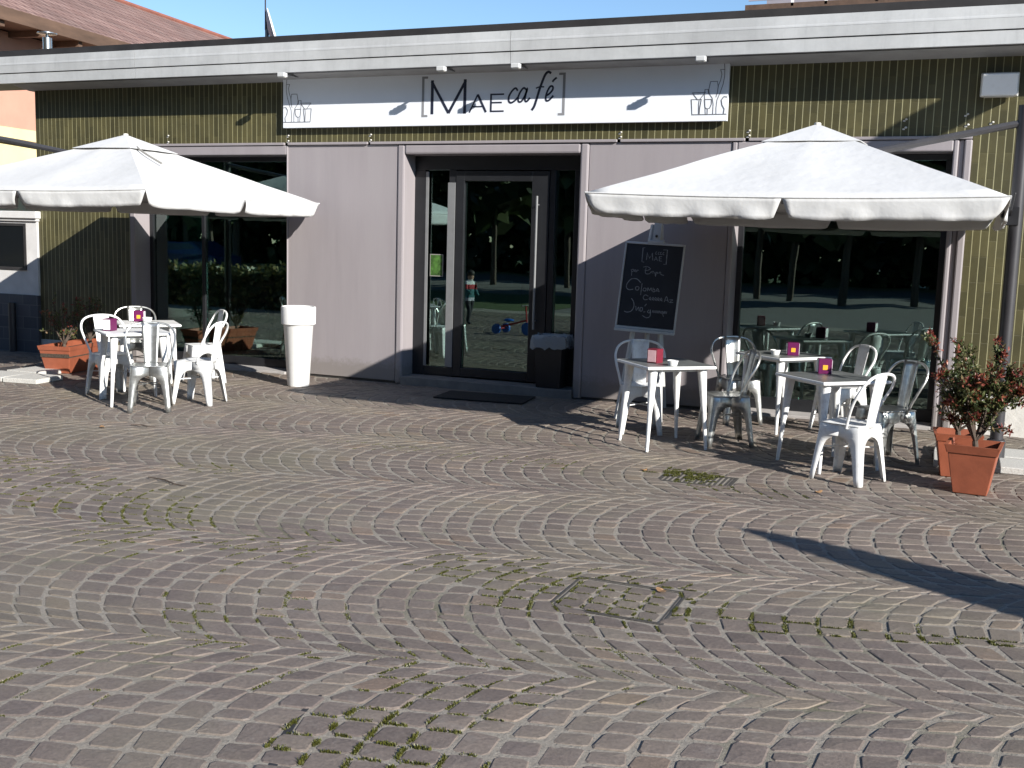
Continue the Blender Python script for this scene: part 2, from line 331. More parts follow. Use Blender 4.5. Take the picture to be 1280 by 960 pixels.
def spl(pts, k=6):   # Catmull-Rom through 2-D or 3-D points
    P = [np.array(p, float) for p in pts]; P = [2 * P[0] - P[1]] + P + [2 * P[-1] - P[-2]]; out = []
    for i in range(1, len(P) - 2):
        for j in range(k):
            t = j / k; a, b, c, d = P[i - 1:i + 3]
            out.append(.5 * (2 * b + (c - a) * t + (2 * a - 5 * b + 4 * c - d) * t * t + (3 * b - a - 3 * c + d) * t ** 3))
    return [tuple(p) for p in out] + [tuple(P[-2])]
def ob(name, mb, mat, parent=None, bevel=0, smooth=False, solid=0, loc=None, rot=0):
    me = bpy.data.meshes.new(name); me.from_pydata(mb.v, [], mb.f)
    for mn in (mat if isinstance(mat, list) else [mat]): me.materials.append(MATS[mn])
    if isinstance(mat, list): me.polygons.foreach_set('material_index', mb.m)
    bm = bmesh.new(); bm.from_mesh(me); bmesh.ops.recalc_face_normals(bm, faces=bm.faces); bm.to_mesh(me); bm.free()
    if smooth:
        me.polygons.foreach_set('use_smooth', [True] * len(me.polygons))
        try: me.set_sharp_from_angle(angle=R_(38))
        except Exception: pass
    o = bpy.data.objects.new(name, me); COL.objects.link(o); o.parent = parent
    if loc is not None: o.location = loc
    o.rotation_euler[2] = rot
    if solid:
        md = o.modifiers.new('solid', 'SOLIDIFY'); md.thickness = solid; md.offset = 0
    if bevel:
        md = o.modifiers.new('bevel', 'BEVEL'); md.width = bevel; md.segments = 2; md.limit_method = 'ANGLE'; md.angle_limit = R_(40)
    return o
def tag(o, label=None, cat=None, group=None, kind=None):
    if label: o['label'] = label
    if cat: o['category'] = cat
    if group: o['group'] = group
    if kind: o['kind'] = kind
    return o
def empty(name, loc=(0, 0, 0), rot=0, label=None, cat=None, group=None):
    e = bpy.data.objects.new(name, None); COL.objects.link(e); e.location = loc; e.rotation_euler[2] = rot; e.empty_display_size = .2
    return tag(e, label, cat, group)
def copy_tree(o, parent=None):
    c = o.copy(); COL.objects.link(c); c.parent = parent
    for ch in list(o.children): copy_tree(ch, c)
    return c
def struct(name, mb, mat, **k):
    o = ob(name, mb, mat, **k); o['kind'] = 'structure'; return o

# ------------------------------------------------------------------ camera, sun, sky
cam = bpy.data.cameras.new('camera'); co = bpy.data.objects.new('camera', cam); COL.objects.link(co); SC.camera = co
cam.sensor_width = 36; cam.lens = 1343.7 / 1280 * 36; cam.clip_end = 2000; cam.clip_start = .05
pch, rol, yaw = .1318, .0283, .3911
fw = Vector((-math.sin(yaw) * math.cos(pch), math.cos(yaw) * math.cos(pch), -math.sin(pch))); rt = Vector((math.cos(yaw), math.sin(yaw), 0)); up = rt.cross(fw)
r2 = rt * math.cos(rol) + up * math.sin(rol); u2 = -rt * math.sin(rol) + up * math.cos(rol)
M = Matrix((r2, u2, -fw)).transposed().to_4x4(); M.translation = (0, -11.576, 1.77); co.matrix_world = M
SUN = Vector((1.9, -1, .95)).normalized(); EL = math.asin(SUN.z)
sl = bpy.data.lights.new('sun', 'SUN'); so = bpy.data.objects.new('sun', sl); COL.objects.link(so); so.rotation_euler = SUN.to_track_quat('Z', 'Y').to_euler()
sl.energy = 5.0; sl.angle = R_(.5); sl.color = (1, .955, .88)
w = bpy.data.worlds.new('World'); SC.world = w; w.use_nodes = True; wt = w.node_tree
sk = wt.nodes.new('ShaderNodeTexSky'); sk.sky_type = 'NISHITA'; sk.sun_disc = False; sk.sun_elevation = EL; sk.sun_rotation = math.atan2(SUN.x, SUN.y)
sk.air_density = 1.0; sk.dust_density = 0.0; sk.ozone_density = 4.0; sk.altitude = 200
wt.links.new(sk.outputs[0], wt.nodes['Background'].inputs[0]); wt.nodes['Background'].inputs[1].default_value = .09
SC.view_settings.view_transform = 'Standard'; SC.view_settings.look = 'None'; SC.view_settings.exposure = .88; SC.view_settings.gamma = 1
SC.cycles.max_bounces = 8; SC.cycles.transparent_max_bounces = 12; SC.cycles.glossy_bounces = 4; SC.cycles.diffuse_bounces = 3
SC.cycles.caustics_reflective = False; SC.cycles.caustics_refractive = False; SC.cycles.sample_clamp_indirect = 6
try: SC.cycles.use_denoising = True
except Exception: pass

# ------------------------------------------------------------------ ground
g = MB(); g.add([(-160, -160, -.03), (160, -160, -.03), (160, 160, -.03), (-160, 160, -.03)], [(0, 1, 2, 3)]); struct('ground', g, 'street_paving')
g = MB(); g.add([(-20, -13.6, -.0032), (6, -13.6, -.0032), (6, .25, -.0032), (-20, .25, -.0032)], [(0, 1, 2, 3)]); struct('paving_bed', g, 'joint_sand')
MAN = (-1.76, -1.17, -6.79, -6.26); GRA = (-2.03, -1.47, -3.72, -3.34)
JOINTS = []
CRACK = [np.array(p) for p in ((-1.97, -8.80), (-2.09, -8.55), (-2.15, -8.36), (-2.18, -8.14))]
def uncrack(p):
    for a, b in zip(CRACK[:-1], CRACK[1:]):
        t = np.clip(np.dot(p - a, b - a) / np.dot(b - a, b - a), 0, 1); d = p - (a + (b - a) * t); L = np.linalg.norm(d)
        if L < .020 and 0 < t < 1: p = p + d / max(L, 1e-6) * (.020 - L)
    return p
def cobbles():
    U = np.array((.977, .213)); V = np.array((-.213, .977)); T = 1.62; Rr = 1.09; hw = T / 2; amax = math.asin(hw / Rr)
    step = .154; ns = 13; verts = []; faces = []
    def pt(band, i, s):   # i arc index (float ok), s angle
        v = Rr * math.sin(s); u = i * step + (Rr - Rr * math.cos(s)) + (band * .37 % 1) * step
        vv = -1.40 - band * T + v
        vv += .018 * math.sin(u * 2.1 + band); u += .03 * math.sin(vv * 3.3 + band * 2) + .015 * math.sin(u * 1.1 + vv * .9); vv += .02 * math.sin(u * .5 + .6)
        return U * u + V * vv
    for band in range(-2, 9):
        for i in range(-130, 60):
            c0 = pt(band, i, 0)
            if not (-15.8 < c0[0] < 4.5 and -13 < c0[1] < .6): continue
            wj = rng.normal(0, .13, ns + 1); wj[0] = wj[-1] = 0
            ang = -amax + (np.arange(ns + 1) + wj) * (2 * amax / ns)
            for k in range(ns):
                q = [pt(band, i, ang[k]), pt(band, i + 1, ang[k]), pt(band, i + 1, ang[k + 1]), pt(band, i, ang[k + 1])]
                c = sum(q) / 4
                if not (-15.2 < c[0] < 3.4 and -12.6 < c[1] < -.02): continue
                x0, x1, y0, y1 = MAN
                if x0 + .02 < c[0] < x1 - .02 and y0 + .02 < c[1] < y1 - .02: continue
                q = clip(q, MAN)
                x0, x1, y0, y1 = GRA
                if x0 + .02 < c[0] < x1 - .02 and y0 + .02 < c[1] < y1 - .02: continue
                q = clip(q, GRA); c = sum(q) / 4
                JOINTS.append((*q[0], *q[1])); JOINTS.append((*q[0], *q[3])); JOINTS.append((*q[0], *q[3]))
                stone(q, c, verts, faces)
    # cover filled with straight sets
    x0, x1, y0, y1 = MAN; x0 += .035; x1 -= .035; y0 += .035; y1 -= .035
    nx, ny = 4, 4
    for a in range(nx):
        for b_ in range(ny):
            xs = [x0 + (x1 - x0) * (a + d) / nx for d in (0, 1)]; ys = [y0 + (y1 - y0) * (b_ + d) / ny for d in (0, 1)]
            q = [np.array((xs[0], ys[0])), np.array((xs[1], ys[0])), np.array((xs[1], ys[1])), np.array((xs[0], ys[1]))]
            JOINTS.append((xs[0], ys[0], xs[0], ys[1])); JOINTS.append((xs[0], ys[0], xs[1], ys[0]))
            stone(q, sum(q) / 4, verts, faces)
    x0, x1, y0, y1 = GRA
    for _ in range(170):
        p = (x0 + (x1 - x0) * rng.random() ** 1.4, y0 + (y1 - y0) * (1 - rng.random() ** 1.6)); JOINTS.append((*p, p[0] + .02, p[1] + .01))
    return verts, faces
def clip(q, r):   # push stone corners out of a cover's rectangle
    x0, x1, y0, y1 = r; out = []
    for p in q:
        p = p.copy()
        if x0 < p[0] < x1 and y0 < p[1] < y1:
            d = [p[0] - x0, x1 - p[0], p[1] - y0, y1 - p[1]]; k = d.index(min(d))
            if k == 0: p[0] = x0
            elif k == 1: p[0] = x1
            elif k == 2: p[1] = y0
            else: p[1] = y1
        out.append(p)
    return out
def stone(q, c, verts, faces):
    gap = .0062 + abs(rng.normal(0, .0028)); o = len(verts)
    # octagonal-ish outline: corners cut and jittered
    out = []
    for k in range(4):
        p = q[k]; a = q[k - 1]; b = q[(k + 1) % 4]
        d = c - p; p = p + d / np.linalg.norm(d) * gap * 1.5 + rng.normal(0, .0048, 2)
        if -2.3 < p[0] < -1.8 and -9.0 < p[1] < -8.0: p = uncrack(p)
        ea = (a - p); eb = (b - p); ca = .009 + rng.random() * .011; cb = .009 + rng.random() * .011
        out.append(p + ea / np.linalg.norm(ea) * ca); out.append(p + eb / np.linalg.norm(eb) * cb)
    h = rng.normal(0, .0013); tx, ty = rng.normal(0, .010, 2); n = len(out)
    for p in out: verts.append((p[0], p[1], -.013))
    for p in out:
        z = -.0034 + h + tx * (p[0] - c[0]) + ty * (p[1] - c[1]); verts.append((p[0], p[1], z))
    for p in out:
        pp = c + (p - c) * (.88 + rng.random() * .05); z = .0008 + h + tx * (pp[0] - c[0]) + ty * (pp[1] - c[1]) + rng.normal(0, .0008); verts.append((pp[0], pp[1], z))
    verts.append((c[0], c[1], .0022 + h + rng.normal(0, .001)))
    for k in range(n):
        l = (k + 1) % n
        faces.append((o + k, o + l, o + n + l, o + n + k)); faces.append((o + n + k, o + n + l, o + 2 * n + l, o + 2 * n + k)); faces.append((o + 2 * n + k, o + 2 * n + l, o + 3 * n))
vs, fs = cobbles()
me = bpy.data.meshes.new('cobblestone_paving'); me.from_pydata(vs, [], fs); me.materials.append(MATS['porphyry'])
o = bpy.data.objects.new('cobblestone_paving', me); COL.objects.link(o); o['kind'] = 'structure'

mb = MB(); mb.stroke([tuple(p) for p in CRACK], [.030, .032, .026, .010], lambda u, v, d: (u, v, -.0032 + d), .0018)
o = struct('paving_crack', mb, 'dark_flashing')
# moss in the joints (uncountable)
def moss():
    J = np.array(JOINTS); mb = MB()
    spots = []   # x, y, rx, ry, density, height
    S = [(-1.80, -8.45, .36, .36, .8, 1.3), (-1.5, -8.5, .32, .32, .5, 1), (-1.75, -7.85, .5, .4, .35, .9), (-2.3, -8.0, .3, .5, .15, .8), (-2.2, -6.4, .5, .35, .5, 1), (-1.47, -6.5, .55, .45, .7, 1.), (-1.9, -6.75, .3, .3, .6, 1),
         (-.75, -6.55, .5, .14, .6, 1.1), (-.25, -6.45, .5, .10, .85, 1.2), (.2, -6.32, .4, .10, .85, 1.2), (-1.9, -3.4, .34, .24, .95, 1.4), (-1.6, -3.75, .35, .2, .5, .9), (-1.05, -3.75, .3, .2, .35, .8),
         (-5.3, -6.1, .9, .5, .4, 1), (-4.6, -6.35, .5, .35, .5, 1), (-6.4, -5.7, .8, .3, .35, .9), (-4.3, -6.8, .5, .4, .35, .9), (-3.5, -6.6, .4, .5, .3, .9), (-9.2, -3.7, .35, .25, .9, 1.2), (-5.2, -5.0, .4, .2, .35, .8),
         (-4.2, -3.6, 1.1, .25, .35, .6), (-3.2, -3.55, .6, .3, .35, .7), (-3.0, -7.6, .6, .5, .2, .8), (-1.1, -7.3, .7, .5, .14, .7), (-3.3, -8.6, .5, .4, .2, .8)]
    for sx, sy, rx, ry, dn, h in S:
        d = (((J[:, 0] + J[:, 2]) / 2 - sx) / rx) ** 2 + (((J[:, 1] + J[:, 3]) / 2 - sy) / ry) ** 2
        for j in np.where(d < 1)[0]:
            if rng.random() > dn * 1.5 * (1.15 - d[j]): continue
            f0 = rng.random() * .4; f1 = .5 + rng.random() * .5; wj = .003 + .004 * rng.random()
            for _ in range(int(rng.integers(40, 130) * h)):
                f = f0 + (f1 - f0) * rng.random(); x, y = J[j][:2] * (1 - f) + J[j][2:] * f + rng.normal(0, wj, 2); z = -.006 + rng.random() * .003; L = (.003 + rng.random() * .007) * h; a = rng.random() * 6.28; wd = .0016 + rng.random() * .002; tl = rng.normal(0, .5) * L
                ca, sa = math.cos(a), math.sin(a)
                mb.add([(x - ca * wd, y - sa * wd, z), (x + ca * wd, y + sa * wd, z), (x + sa * tl + ca * wd * .5, y - ca * tl + sa * wd * .5, z + L), (x + sa * tl - ca * wd * .5, y - ca * tl - sa * wd * .5, z + L * .95)], [(0, 1, 2, 3)])
    tag(ob('moss', mb, 'moss'), 'green moss growing in the joints between the cobbles', 'moss', kind='stuff')
moss()
# manhole frame and drain grate
mb = MB(); x0, x1, y0, y1 = MAN
for a in ((x0, x1, y0, y0 + .012), (x0, x1, y1 - .012, y1), (x0, x0 + .012, y0 + .012, y1 - .012), (x1 - .012, x1, y0 + .012, y1 - .012)): mb.box(*a, -.02, .001)
for a in ((x0 + .022, x1 - .022, y0 + .022, y0 + .03), (x0 + .022, x1 - .022, y1 - .03, y1 - .022), (x0 + .022, x0 + .03, y0 + .03, y1 - .03), (x1 - .03, x1 - .022, y0 + .03, y1 - .03)): mb.box(*a, -.02, -.001)
tag(ob('manhole_cover', mb, 'iron'), 'rectangular iron frame of a manhole cover filled with cobbles', 'manhole cover')
mb = MB(); x0, x1, y0, y1 = GRA
for a in ((x0, x1, y0, y0 + .03), (x0, x1, y1 - .03, y1), (x0, x0 + .03, y0 + .03, y1 - .03), (x1 - .03, x1, y0 + .03, y1 - .03)): mb.box(*a, -.02, .0)
for i in range(13):
    xx = x0 + .045 + i * .038; mb.box(xx, xx + .02, y0 + .03, y1 - .03, -.02, -.002)
tag(ob('drain_grate', mb, 'iron'), 'cast iron drain grate half overgrown with moss', 'drain')
# twigs and dry leaves lying about
for i, (x, y, a, L) in enumerate(((-5.3, -5.55, -.25, .42), (-6.9, -3.95, .1, .25))):
    mb = MB(); mb.tube([(0, 0, .008), (L * .4, .015, .012), (L * .75, -.01, .01), (L, .01, .008)], [.005, .006, .005, .003], 6)
    tag(ob('twig', mb, 'bark', loc=(x, y, .004), rot=a), ['long thin dark twig lying on the cobbles', 'short bent twig on the cobbles near the left café chairs'][i], 'twig')
LF = [(-7.05, -4.15, 'brown dry leaf on the cobbles in front of the left chairs'), (-2.2, -3.45, 'dry leaf lying left of the mossy drain grate'), (-.85, -3.55, 'reddish dry leaf on the cobbles before the white chair'), (-1.3, -6.32, 'dry leaf lying on the back rim of the manhole cover'), (-1.75, -8.75, 'small pale scrap of leaf on the mossy cobbles')]
for x, y, l in LF:
    mb = MB(); vs = [(.035 * math.cos(a) * (1 + .3 * math.sin(3 * a)), .022 * math.sin(a), .006 + .006 * math.cos(2 * a)) for a in np.linspace(0, 2 * PI, 10, endpoint=False)]
    mb.add(vs + [(0, 0, .004)], [(i, (i + 1) % 10, 10) for i in range(10)]); tag(ob('dry_leaf', mb, 'dry_leaf', solid=.001, loc=(x, y, .006), rot=rng.random() * 6), l, 'leaf', 'dry leaves on the paving')

# ------------------------------------------------------------------ café building
cafe = tag(empty('cafe_building', (0, 0, 0)), 'single-storey café with olive tiles, mauve panels and big windows', 'building')
ZT = 2.88
mb = MB()
mb.box(-12.06, 4, 0, .30, 2.915, 3.66); mb.box(-12.06, -10.415, 0, .30, .2, 2.915); mb.box(.005, 4, 0, .30, .40, 2.915)
ob('tile_cladding', mb, 'olive_tile', cafe)
for a, b, y_, z_ in ((-12.07, -10.415, -.008, .2), (.005, 4, -.012, .40)): mb = MB(); mb.box(a, b, y_, .3, -.02, z_); ob('plinth', mb, 'plinth_white', cafe, bevel=.006)
for n, (a, b) in enumerate(((-7.885, -6.335), (-3.915, -2.335))):
    mb = MB(); mb.box(a, b, -.004, .3, .03, ZT); ob('wall_panel', mb, 'mauve_panel', cafe, bevel=.004)
    mb = MB(); mb.box(a, b, .012, .3, -.02, .03); ob('base_gap', mb, 'dark_flashing', cafe)
# projecting drip trim over the panels, in separate lengths
mb = MB()
for a, b in ((-10.42, -7.93), (-7.88, -6.74), (-6.70, -3.60), (-3.56, -2.2), (-2.16, .0)): mb.box(a, b, -.035, .0, 2.882, 2.914)
ob('drip_trim', mb, 'mauve_panel', cafe, bevel=.006)
for px in (-7.905, -6.72, -3.58, -2.18): pass
# lintel strip above openings
def surround(x0, x1, left_w, right_w, head, z0=0.):
    mb = MB()
    mb.box(x0 - left_w, x0, -.02, .3, z0, ZT - .002); mb.box(x1, x1 + right_w, -.02, .3, z0, ZT - .002)
    mb.box(x0, x1, -.02, .3, head, ZT - .002)
    return mb
ob('window_surround', surround(-10.33, -7.905, .08, .02, 2.765), 'mauve_panel', cafe, bevel=.018)
ob('door_surround', surround(-6.235, -4.02, .095, .10, 2.765), 'mauve_panel', cafe, bevel=.022)
rs = surround(-2.275, -.165, .055, .05, 2.765); rs.box(-.115, -.065, .0, .3, 0, ZT - .002); rs.box(-.065, .005, -.03, .3, 0, ZT - .002)
ob('window_surround', rs, 'mauve_panel', cafe, bevel=.014)
def glazing(name, x0, x1, z0, z1, posts, rail=.2, fw_=.06, y=.30):
    """aluminium frame with glass panes between the posts"""
    fr = MB(); fr.box(x0, x1, y - .03, y + .05, z1 - fw_, z1); fr.box(x0, x1, y - .03, y + .05, z0, z0 + rail)
    xs = [x0] + [p for p in posts] + [x1]
    fr.box(x0, x0 + fw_, y - .03, y + .05, z0 + rail, z1 - fw_); fr.box(x1 - fw_, x1, y - .03, y + .05, z0 + rail, z1 - fw_)
    for p in posts: fr.box(p - .025, p + .025, y - .025, y + .045, z0 + rail, z1 - fw_)
    f = ob(name, fr, 'anthracite', cafe, bevel=.004)
    for i in range(len(xs) - 1):
        a = xs[i] + (fw_ if i == 0 else .025); b = xs[i + 1] - (fw_ if i == len(xs) - 2 else .025)
        gl = MB(); gl.box(a + .001, b - .001, y + .006, y + .014, z0 + rail + .001, z1 - fw_ - .001); ob('glass_pane', gl, 'shop_glass', f)
    return f
glazing('shop_window', -10.329, -7.906, .0, 2.764, [-9.43], .14)
glazing('shop_window', -2.274, -.166, .0, 2.764, [], .16)
# door: frame, sidelights, leaf
fr = MB(); y = .30
fr.box(-6.234, -4.021, y - .04, y + .06, 2.60, 2.764)
for a, b in ((-6.234, -6.085), (-4.17, -4.021)): fr.box(a, b, y - .04, y + .06, .10, 2.60)
for a, b in ((-5.765, -5.675), (-4.47, -4.40)): fr.box(a, b, y - .05, y + .06, .10, 2.60)
fr.box(-6.085, -5.765, y - .03, y + .05, .10, .21); fr.box(-4.40, -4.17, y - .03, y + .05, .10, .21)
dfr = ob('door_frame', fr, 'anthracite', cafe, bevel=.005)
for a, b in ((-6.084, -5.766), (-4.399, -4.171)):
    gl = MB(); gl.box(a, b, y + .004, y + .012, .211, 2.599); ob('glass_pane', gl, 'shop_glass', dfr)
mb = MB(); mb.box(-6.083, -6.045, y - .042, y - .031, .215, 2.58); ob('sunlit_strip', mb, 'grey_alu', dfr, bevel=.002)  # pale strip paints the sunlight on the dark frame's edge
lf = MB()
lf.box(-5.67, -5.56, y - .06, y + .04, .115, 2.59); lf.box(-4.69, -4.475, y - .06, y + .04, .115, 2.59); lf.box(-5.56, -4.69, y - .06, y + .04, .115, .225); lf.box(-5.56, -4.69, y - .06, y + .04, 2.47, 2.59)
door = ob('door', lf, 'anthracite', cafe, bevel=.006)
gl = MB(); gl.box(-5.559, -4.691, y - .016, y - .008, .226, 2.469); ob('glass_pane', gl, 'shop_glass', door)
hb = MB(); hb.tube([(-4.60, y - .12, .75), (-4.60, y - .12, 2.3)], .014, 10)
for z in (.85, 2.2): hb.tube([(-4.60, y - .12, z), (-4.60, y - .055, z)], .009, 8)
ob('handle', hb, 'grey_alu', door, smooth=True)
mb = MB(); mb.box(-5.775, -5.678, y - .064, y - .052, .22, 2.45); ob('sunlit_strip', mb, 'grey_alu', dfr, bevel=.002)  # lighter strip paints the sunlit face of the dark stile
mb = MB(); mb.box(-6.233, -4.022, -.06, .26, -.02, .10); ob('doorstep', mb, 'concrete_shaded', cafe, bevel=.008)
for a, b in ((-10.32, -7.91), (-2.27, -.17)): mb = MB(); mb.box(a, b, -.05, .27, -.02, .03); ob('window_sill', mb, 'render_grey', cafe, bevel=.006)
# soffit, fascia, roof
mb = MB(); mb.prism_x([(-.40, 3.715), (.0, 3.655), (.3, 3.655), (.3, 3.80), (-.40, 3.80)], -12.16, 4.3); ob('soffit', mb, 'soffit_paint', cafe)
seams = [-14.5, -9.9, -4.72, .9, 4.3]
mb = MB()
for a, b in zip(seams[:-1], seams[1:]):
    a += .003; b -= .003
    mb.prism_x([(-.44, 3.695), (-.44, 3.815), (-.425, 3.822), (-.39, 3.822), (-.39, 3.695)], a, b)
    mb.prism_x([(-.452, 3.828), (-.456, 3.925), (-.4585, 3.93), (-.456, 3.945), (-.452, 3.955), (-.444, 4.043), (-.40, 4.044), (-.39, 3.828)], a, b)
ob('gutter_fascia', mb, 'fascia_metal', cafe)
mb = MB(); mb.box(-14.5, 4.3, -.385, -.30, 3.70, 4.04); ob('fascia_backing', mb, 'dark_flashing', cafe)
mb = MB(); mb.box(-14.5, 4.3, -.37, 7.0, 4.045, 4.135); mb.box(-14.5, -12.17, -.29, .3, 3.72, 4.04); ob('roof', mb, 'dark_flashing', cafe)
# brackets / screws on fascia edge
# interior: floor, walls, counter seen through the glass
mb = MB(); mb.box(-11.9, 3.8, .36, 6.8, -.02, .02); ob('interior_floor', mb, 'interior_floor', cafe)
mb = MB(); mb.box(-12.05, 4, 6.8, 7, 0, 4.04); mb.box(-12.05, -11.9, .3, 6.8, 0, 4.04); mb.box(3.85, 4, .3, 6.8, 0, 4.04); mb.box(-11.9, 3.85, .31, 6.8, 2.95, 3.05)
mb.box(-10.45, -10.35, .36, 3.0, .02, 2.95); mb.box(-3.3, -3.2, .36, 2.6, .02, 2.95); mb.box(-7.0, -6.9, .36, 1.6, .02, 2.95); ob('interior_wall', mb, 'interior_wall', cafe)
mb = MB(); mb.box(-6.4, -3.5, 4.2, 4.9, .02, 1.1); mb.box(-6.5, -3.4, 4.1, 4.95, 1.1, 1.15); mb.box(-6.4, -3.5, 6.4, 6.79, .9, .94); mb.box(-6.4, -3.5, 6.4, 6.79, 1.4, 1.44); ob('bar_counter', mb, 'counter_wood', cafe, bevel=.01)
mb = MB(); mb.box(-10.30, -9.95, .9, .93, .4, 2.5); ob('sunlit_patch_panel', mb, 'sunlit_patch_teal', cafe)  # added teal panel imitating a sunlit patch of the inside wall

# poster stuck inside the door sidelight (plain leaf-green stand-in)
mb = MB(); mb.box(-6.02, -5.86, .296, .299, 1.33, 1.58); p = tag(ob('poster', mb, 'poster_green'), 'small green poster stuck on the narrow glass beside the door', 'poster')
mb = MB(); mb.box(-6.03, -5.85, .2965, .2985, 1.32, 1.33); mb.box(-6.03, -5.85, .2965, .2985, 1.58, 1.59); mb.box(-6.03, -6.02, .2965, .2985, 1.33, 1.58); mb.box(-5.86, -5.85, .2965, .2985, 1.33, 1.58); ob('border', mb, 'rope', p)

# ------------------------------------------------------------------ sign
YS = -.085
sign = tag(empty('cafe_sign', (-5.15, YS, 3.4)), 'long white café sign board with dark lettering under the eaves', 'sign')
def sp(u, v, d): return (u + 5.15, -d - .0005, v - 3.4)
mb = MB(); mb.box(-2.76, 2.76, 0, .05, -.315, .3); ob('sign_board', mb, 'sign_white', sign, bevel=.004)
mb = MB(); mb.box(-2.7, 2.7, .05, .08, -.29, .24); ob('back_frame', mb, 'dark_flashing', sign)
L = MB()
M0, M1, B, T = -5.845, -5.425, 3.215, 3.60
L.stroke([(M0, B), (M0, T)], .036, sp); L.stroke([(M1, B), (M1, T)], .036, sp)
L.stroke([(M0 - .01, T - .012), (-5.63, B + .01)], .031, sp, .0026); L.stroke([(M1 + .01, T - .012), (-5.63, B + .01)], .031, sp, .0032)
L.stroke([(-5.365, 3.225), (-5.262, 3.425)], .018, sp); L.stroke([(-5.262, 3.425), (-5.155, 3.225)], .026, sp, .0024); L.stroke([(-5.33, 3.29), (-5.195, 3.29)], .015, sp, .0028)
L.stroke([(-5.095, 3.225), (-5.095, 3.43)], .022, sp)
for z in (3.234, 3.33, 3.421): L.stroke([(-5.095, z), (-4.935 if z != 3.33 else -4.96, z)], .017, sp, .0025)
def cf(X, Y): return (-5.86 + (X / 5.818 - 40) * .01, 3.215 + (71 - Y / 5.818) * .0094 - .0045 * (X / 5.818 - 40) / 100)
def script(pts, w, d): L.stroke(spl([cf(*p) for p in pts], 7), w, sp, d)
script([(868, 262), (852, 244), (828, 262), (806, 300), (806, 330), (822, 343), (848, 330), (872, 305)], .021, .0026)
script([(930, 258), (910, 244), (888, 268), (872, 305), (876, 335), (895, 335), (918, 300), (935, 250), (922, 300), (922, 330), (935, 335), (955, 312)], .021, .0024)
script([(1098, 150), (1078, 140), (1058, 158), (1038, 205), (1018, 265), (1000, 330), (986, 372), (970, 396)], .027, .0022)
script([(995, 248), (1020, 240), (1052, 240)], .015, .0028)
script([(1068, 300), (1092, 285), (1112, 260), (1112, 240), (1096, 238), (1078, 265), (1066, 305), (1070, 332), (1090, 330), (1118, 300)], .021, .0026)
script([(1108, 208), (1122, 192), (1138, 180)], .022, .0024)
ob('lettering', L, 'ink_navy', sign)
for x0_, d_ in ((-5.965, 1), (-4.215, -1)):
    Bk = MB(); za, zb = (3.185, 3.645) if d_ > 0 else (3.175, 3.635)
    Bk.stroke([(x0_, za), (x0_, zb)], .03, sp); Bk.stroke([(x0_ - .015 * d_, za + .012), (x0_ + .062 * d_, za + .012)], .024, sp, .0025); Bk.stroke([(x0_ - .015 * d_, zb - .012), (x0_ + .062 * d_, zb - .012)], .024, sp, .0025)
    ob('bracket_mark', Bk, 'ink_grey', sign)
BOT = [[(150, 260), (205, 258), (197, 350), (195, 420), (207, 500), (235, 590), (262, 660), (268, 740), (265, 803)],
       [(197, 352), (240, 352), (225, 400), (235, 460), (255, 510), (262, 580), (275, 630)],
       [(262, 580), (258, 520), (268, 470), (340, 470), (355, 550), (350, 590), (312, 640), (300, 700), (300, 803)],
       [(357, 592), (362, 550), (395, 548), (398, 600), (387, 700), (378, 803)], [(385, 580), (532, 580)], [(395, 586), (450, 655), (455, 700), (450, 803)], [(525, 585), (465, 655)],
       [(320, 650), (318, 700), (335, 740), (365, 745), (385, 730), (395, 650)], [(358, 745), (358, 803)], [(320, 650), (395, 650)],
       [(425, 648), (535, 648), (520, 803), (150, 803)], [(427, 648), (440, 740), (442, 803)], [(152, 630), (190, 625), (215, 660), (205, 710), (180, 750), (186, 803)]]
for mir in (0, 1):
    D = MB()
    for i, pl in enumerate(BOT):
        q = []
        for X, Y in pl:
            u = (X / 9.6 + 340 - 356) * .0103; z = 3.09 + (160.3 - (Y / 9.6 + 70)) * .0097
            q.append((-7.905 + u, z) if not mir else (-2.395 - u * .93, z))
        D.stroke(q, .0062, sp, .002 + .0002 * i)
    ob('glass_drawing', D, 'ink_line', sign)

# spotlights above the sign
def spotlight(x, label):
    e = empty('sign_spotlight', (x, -.47, 3.66), 0, label, 'spotlight', 'spotlights above the café sign')
    a = MB(); a.box(-.012, .012, -.01, .30, .012, .03); ob('arm', a, 'grey_alu', e, bevel=.002)
    h = MB(); h.box(-.045, .045, -.06, .02, -.025, .018)
    for k in range(3): h.box(-.05, .05, -.052 + k * .026, -.044 + k * .026, -.028, .024)
    ob('lamp_head', h, 'lamp_white', e, bevel=.004)
    l = MB(); l.box(-.036, .036, -.05, .01, -.031, -.0255); ob('lens', l, 'lamp_lens', e)
for x, l in ((-7.64, 'white spotlight over the left end of the café sign'), (-5.53, 'white spotlight over the dark bracket left of the sign letters'), (-4.63, 'white spotlight just above the handwritten part of the sign'), (-2.60, 'white spotlight over the right end of the café sign')): spotlight(x, l)
# flood lamp on the wall, top right
e = empty('wall_lamp', (.2, -.0, 3.39), 0, 'squarish cream wall lamp on the tiles near the right corner', 'wall lamp')
h = MB(); h.add([(-.17, -.05, .11), (.17, -.05, .11), (.155, -.2, .08), (-.155, -.2, .08), (-.17, -.05, -.12), (.17, -.05, -.12), (.155, -.16, -.12), (-.155, -.16, -.12)], [(0, 1, 2, 3), (4, 7, 6, 5), (3, 2, 6, 7), (0, 3, 7, 4), (1, 5, 6, 2), (0, 4, 5, 1)])
ob('housing', h, 'white_plastic', e, bevel=.012); h = MB(); h.box(-.06, .06, -.05, -.002, -.06, .06); ob('wall_bracket', h, 'grey_alu', e)
h = MB(); h.box(-.13, .13, -.15, -.06, -.127, -.121); ob('lens', h, 'lamp_lens', e)
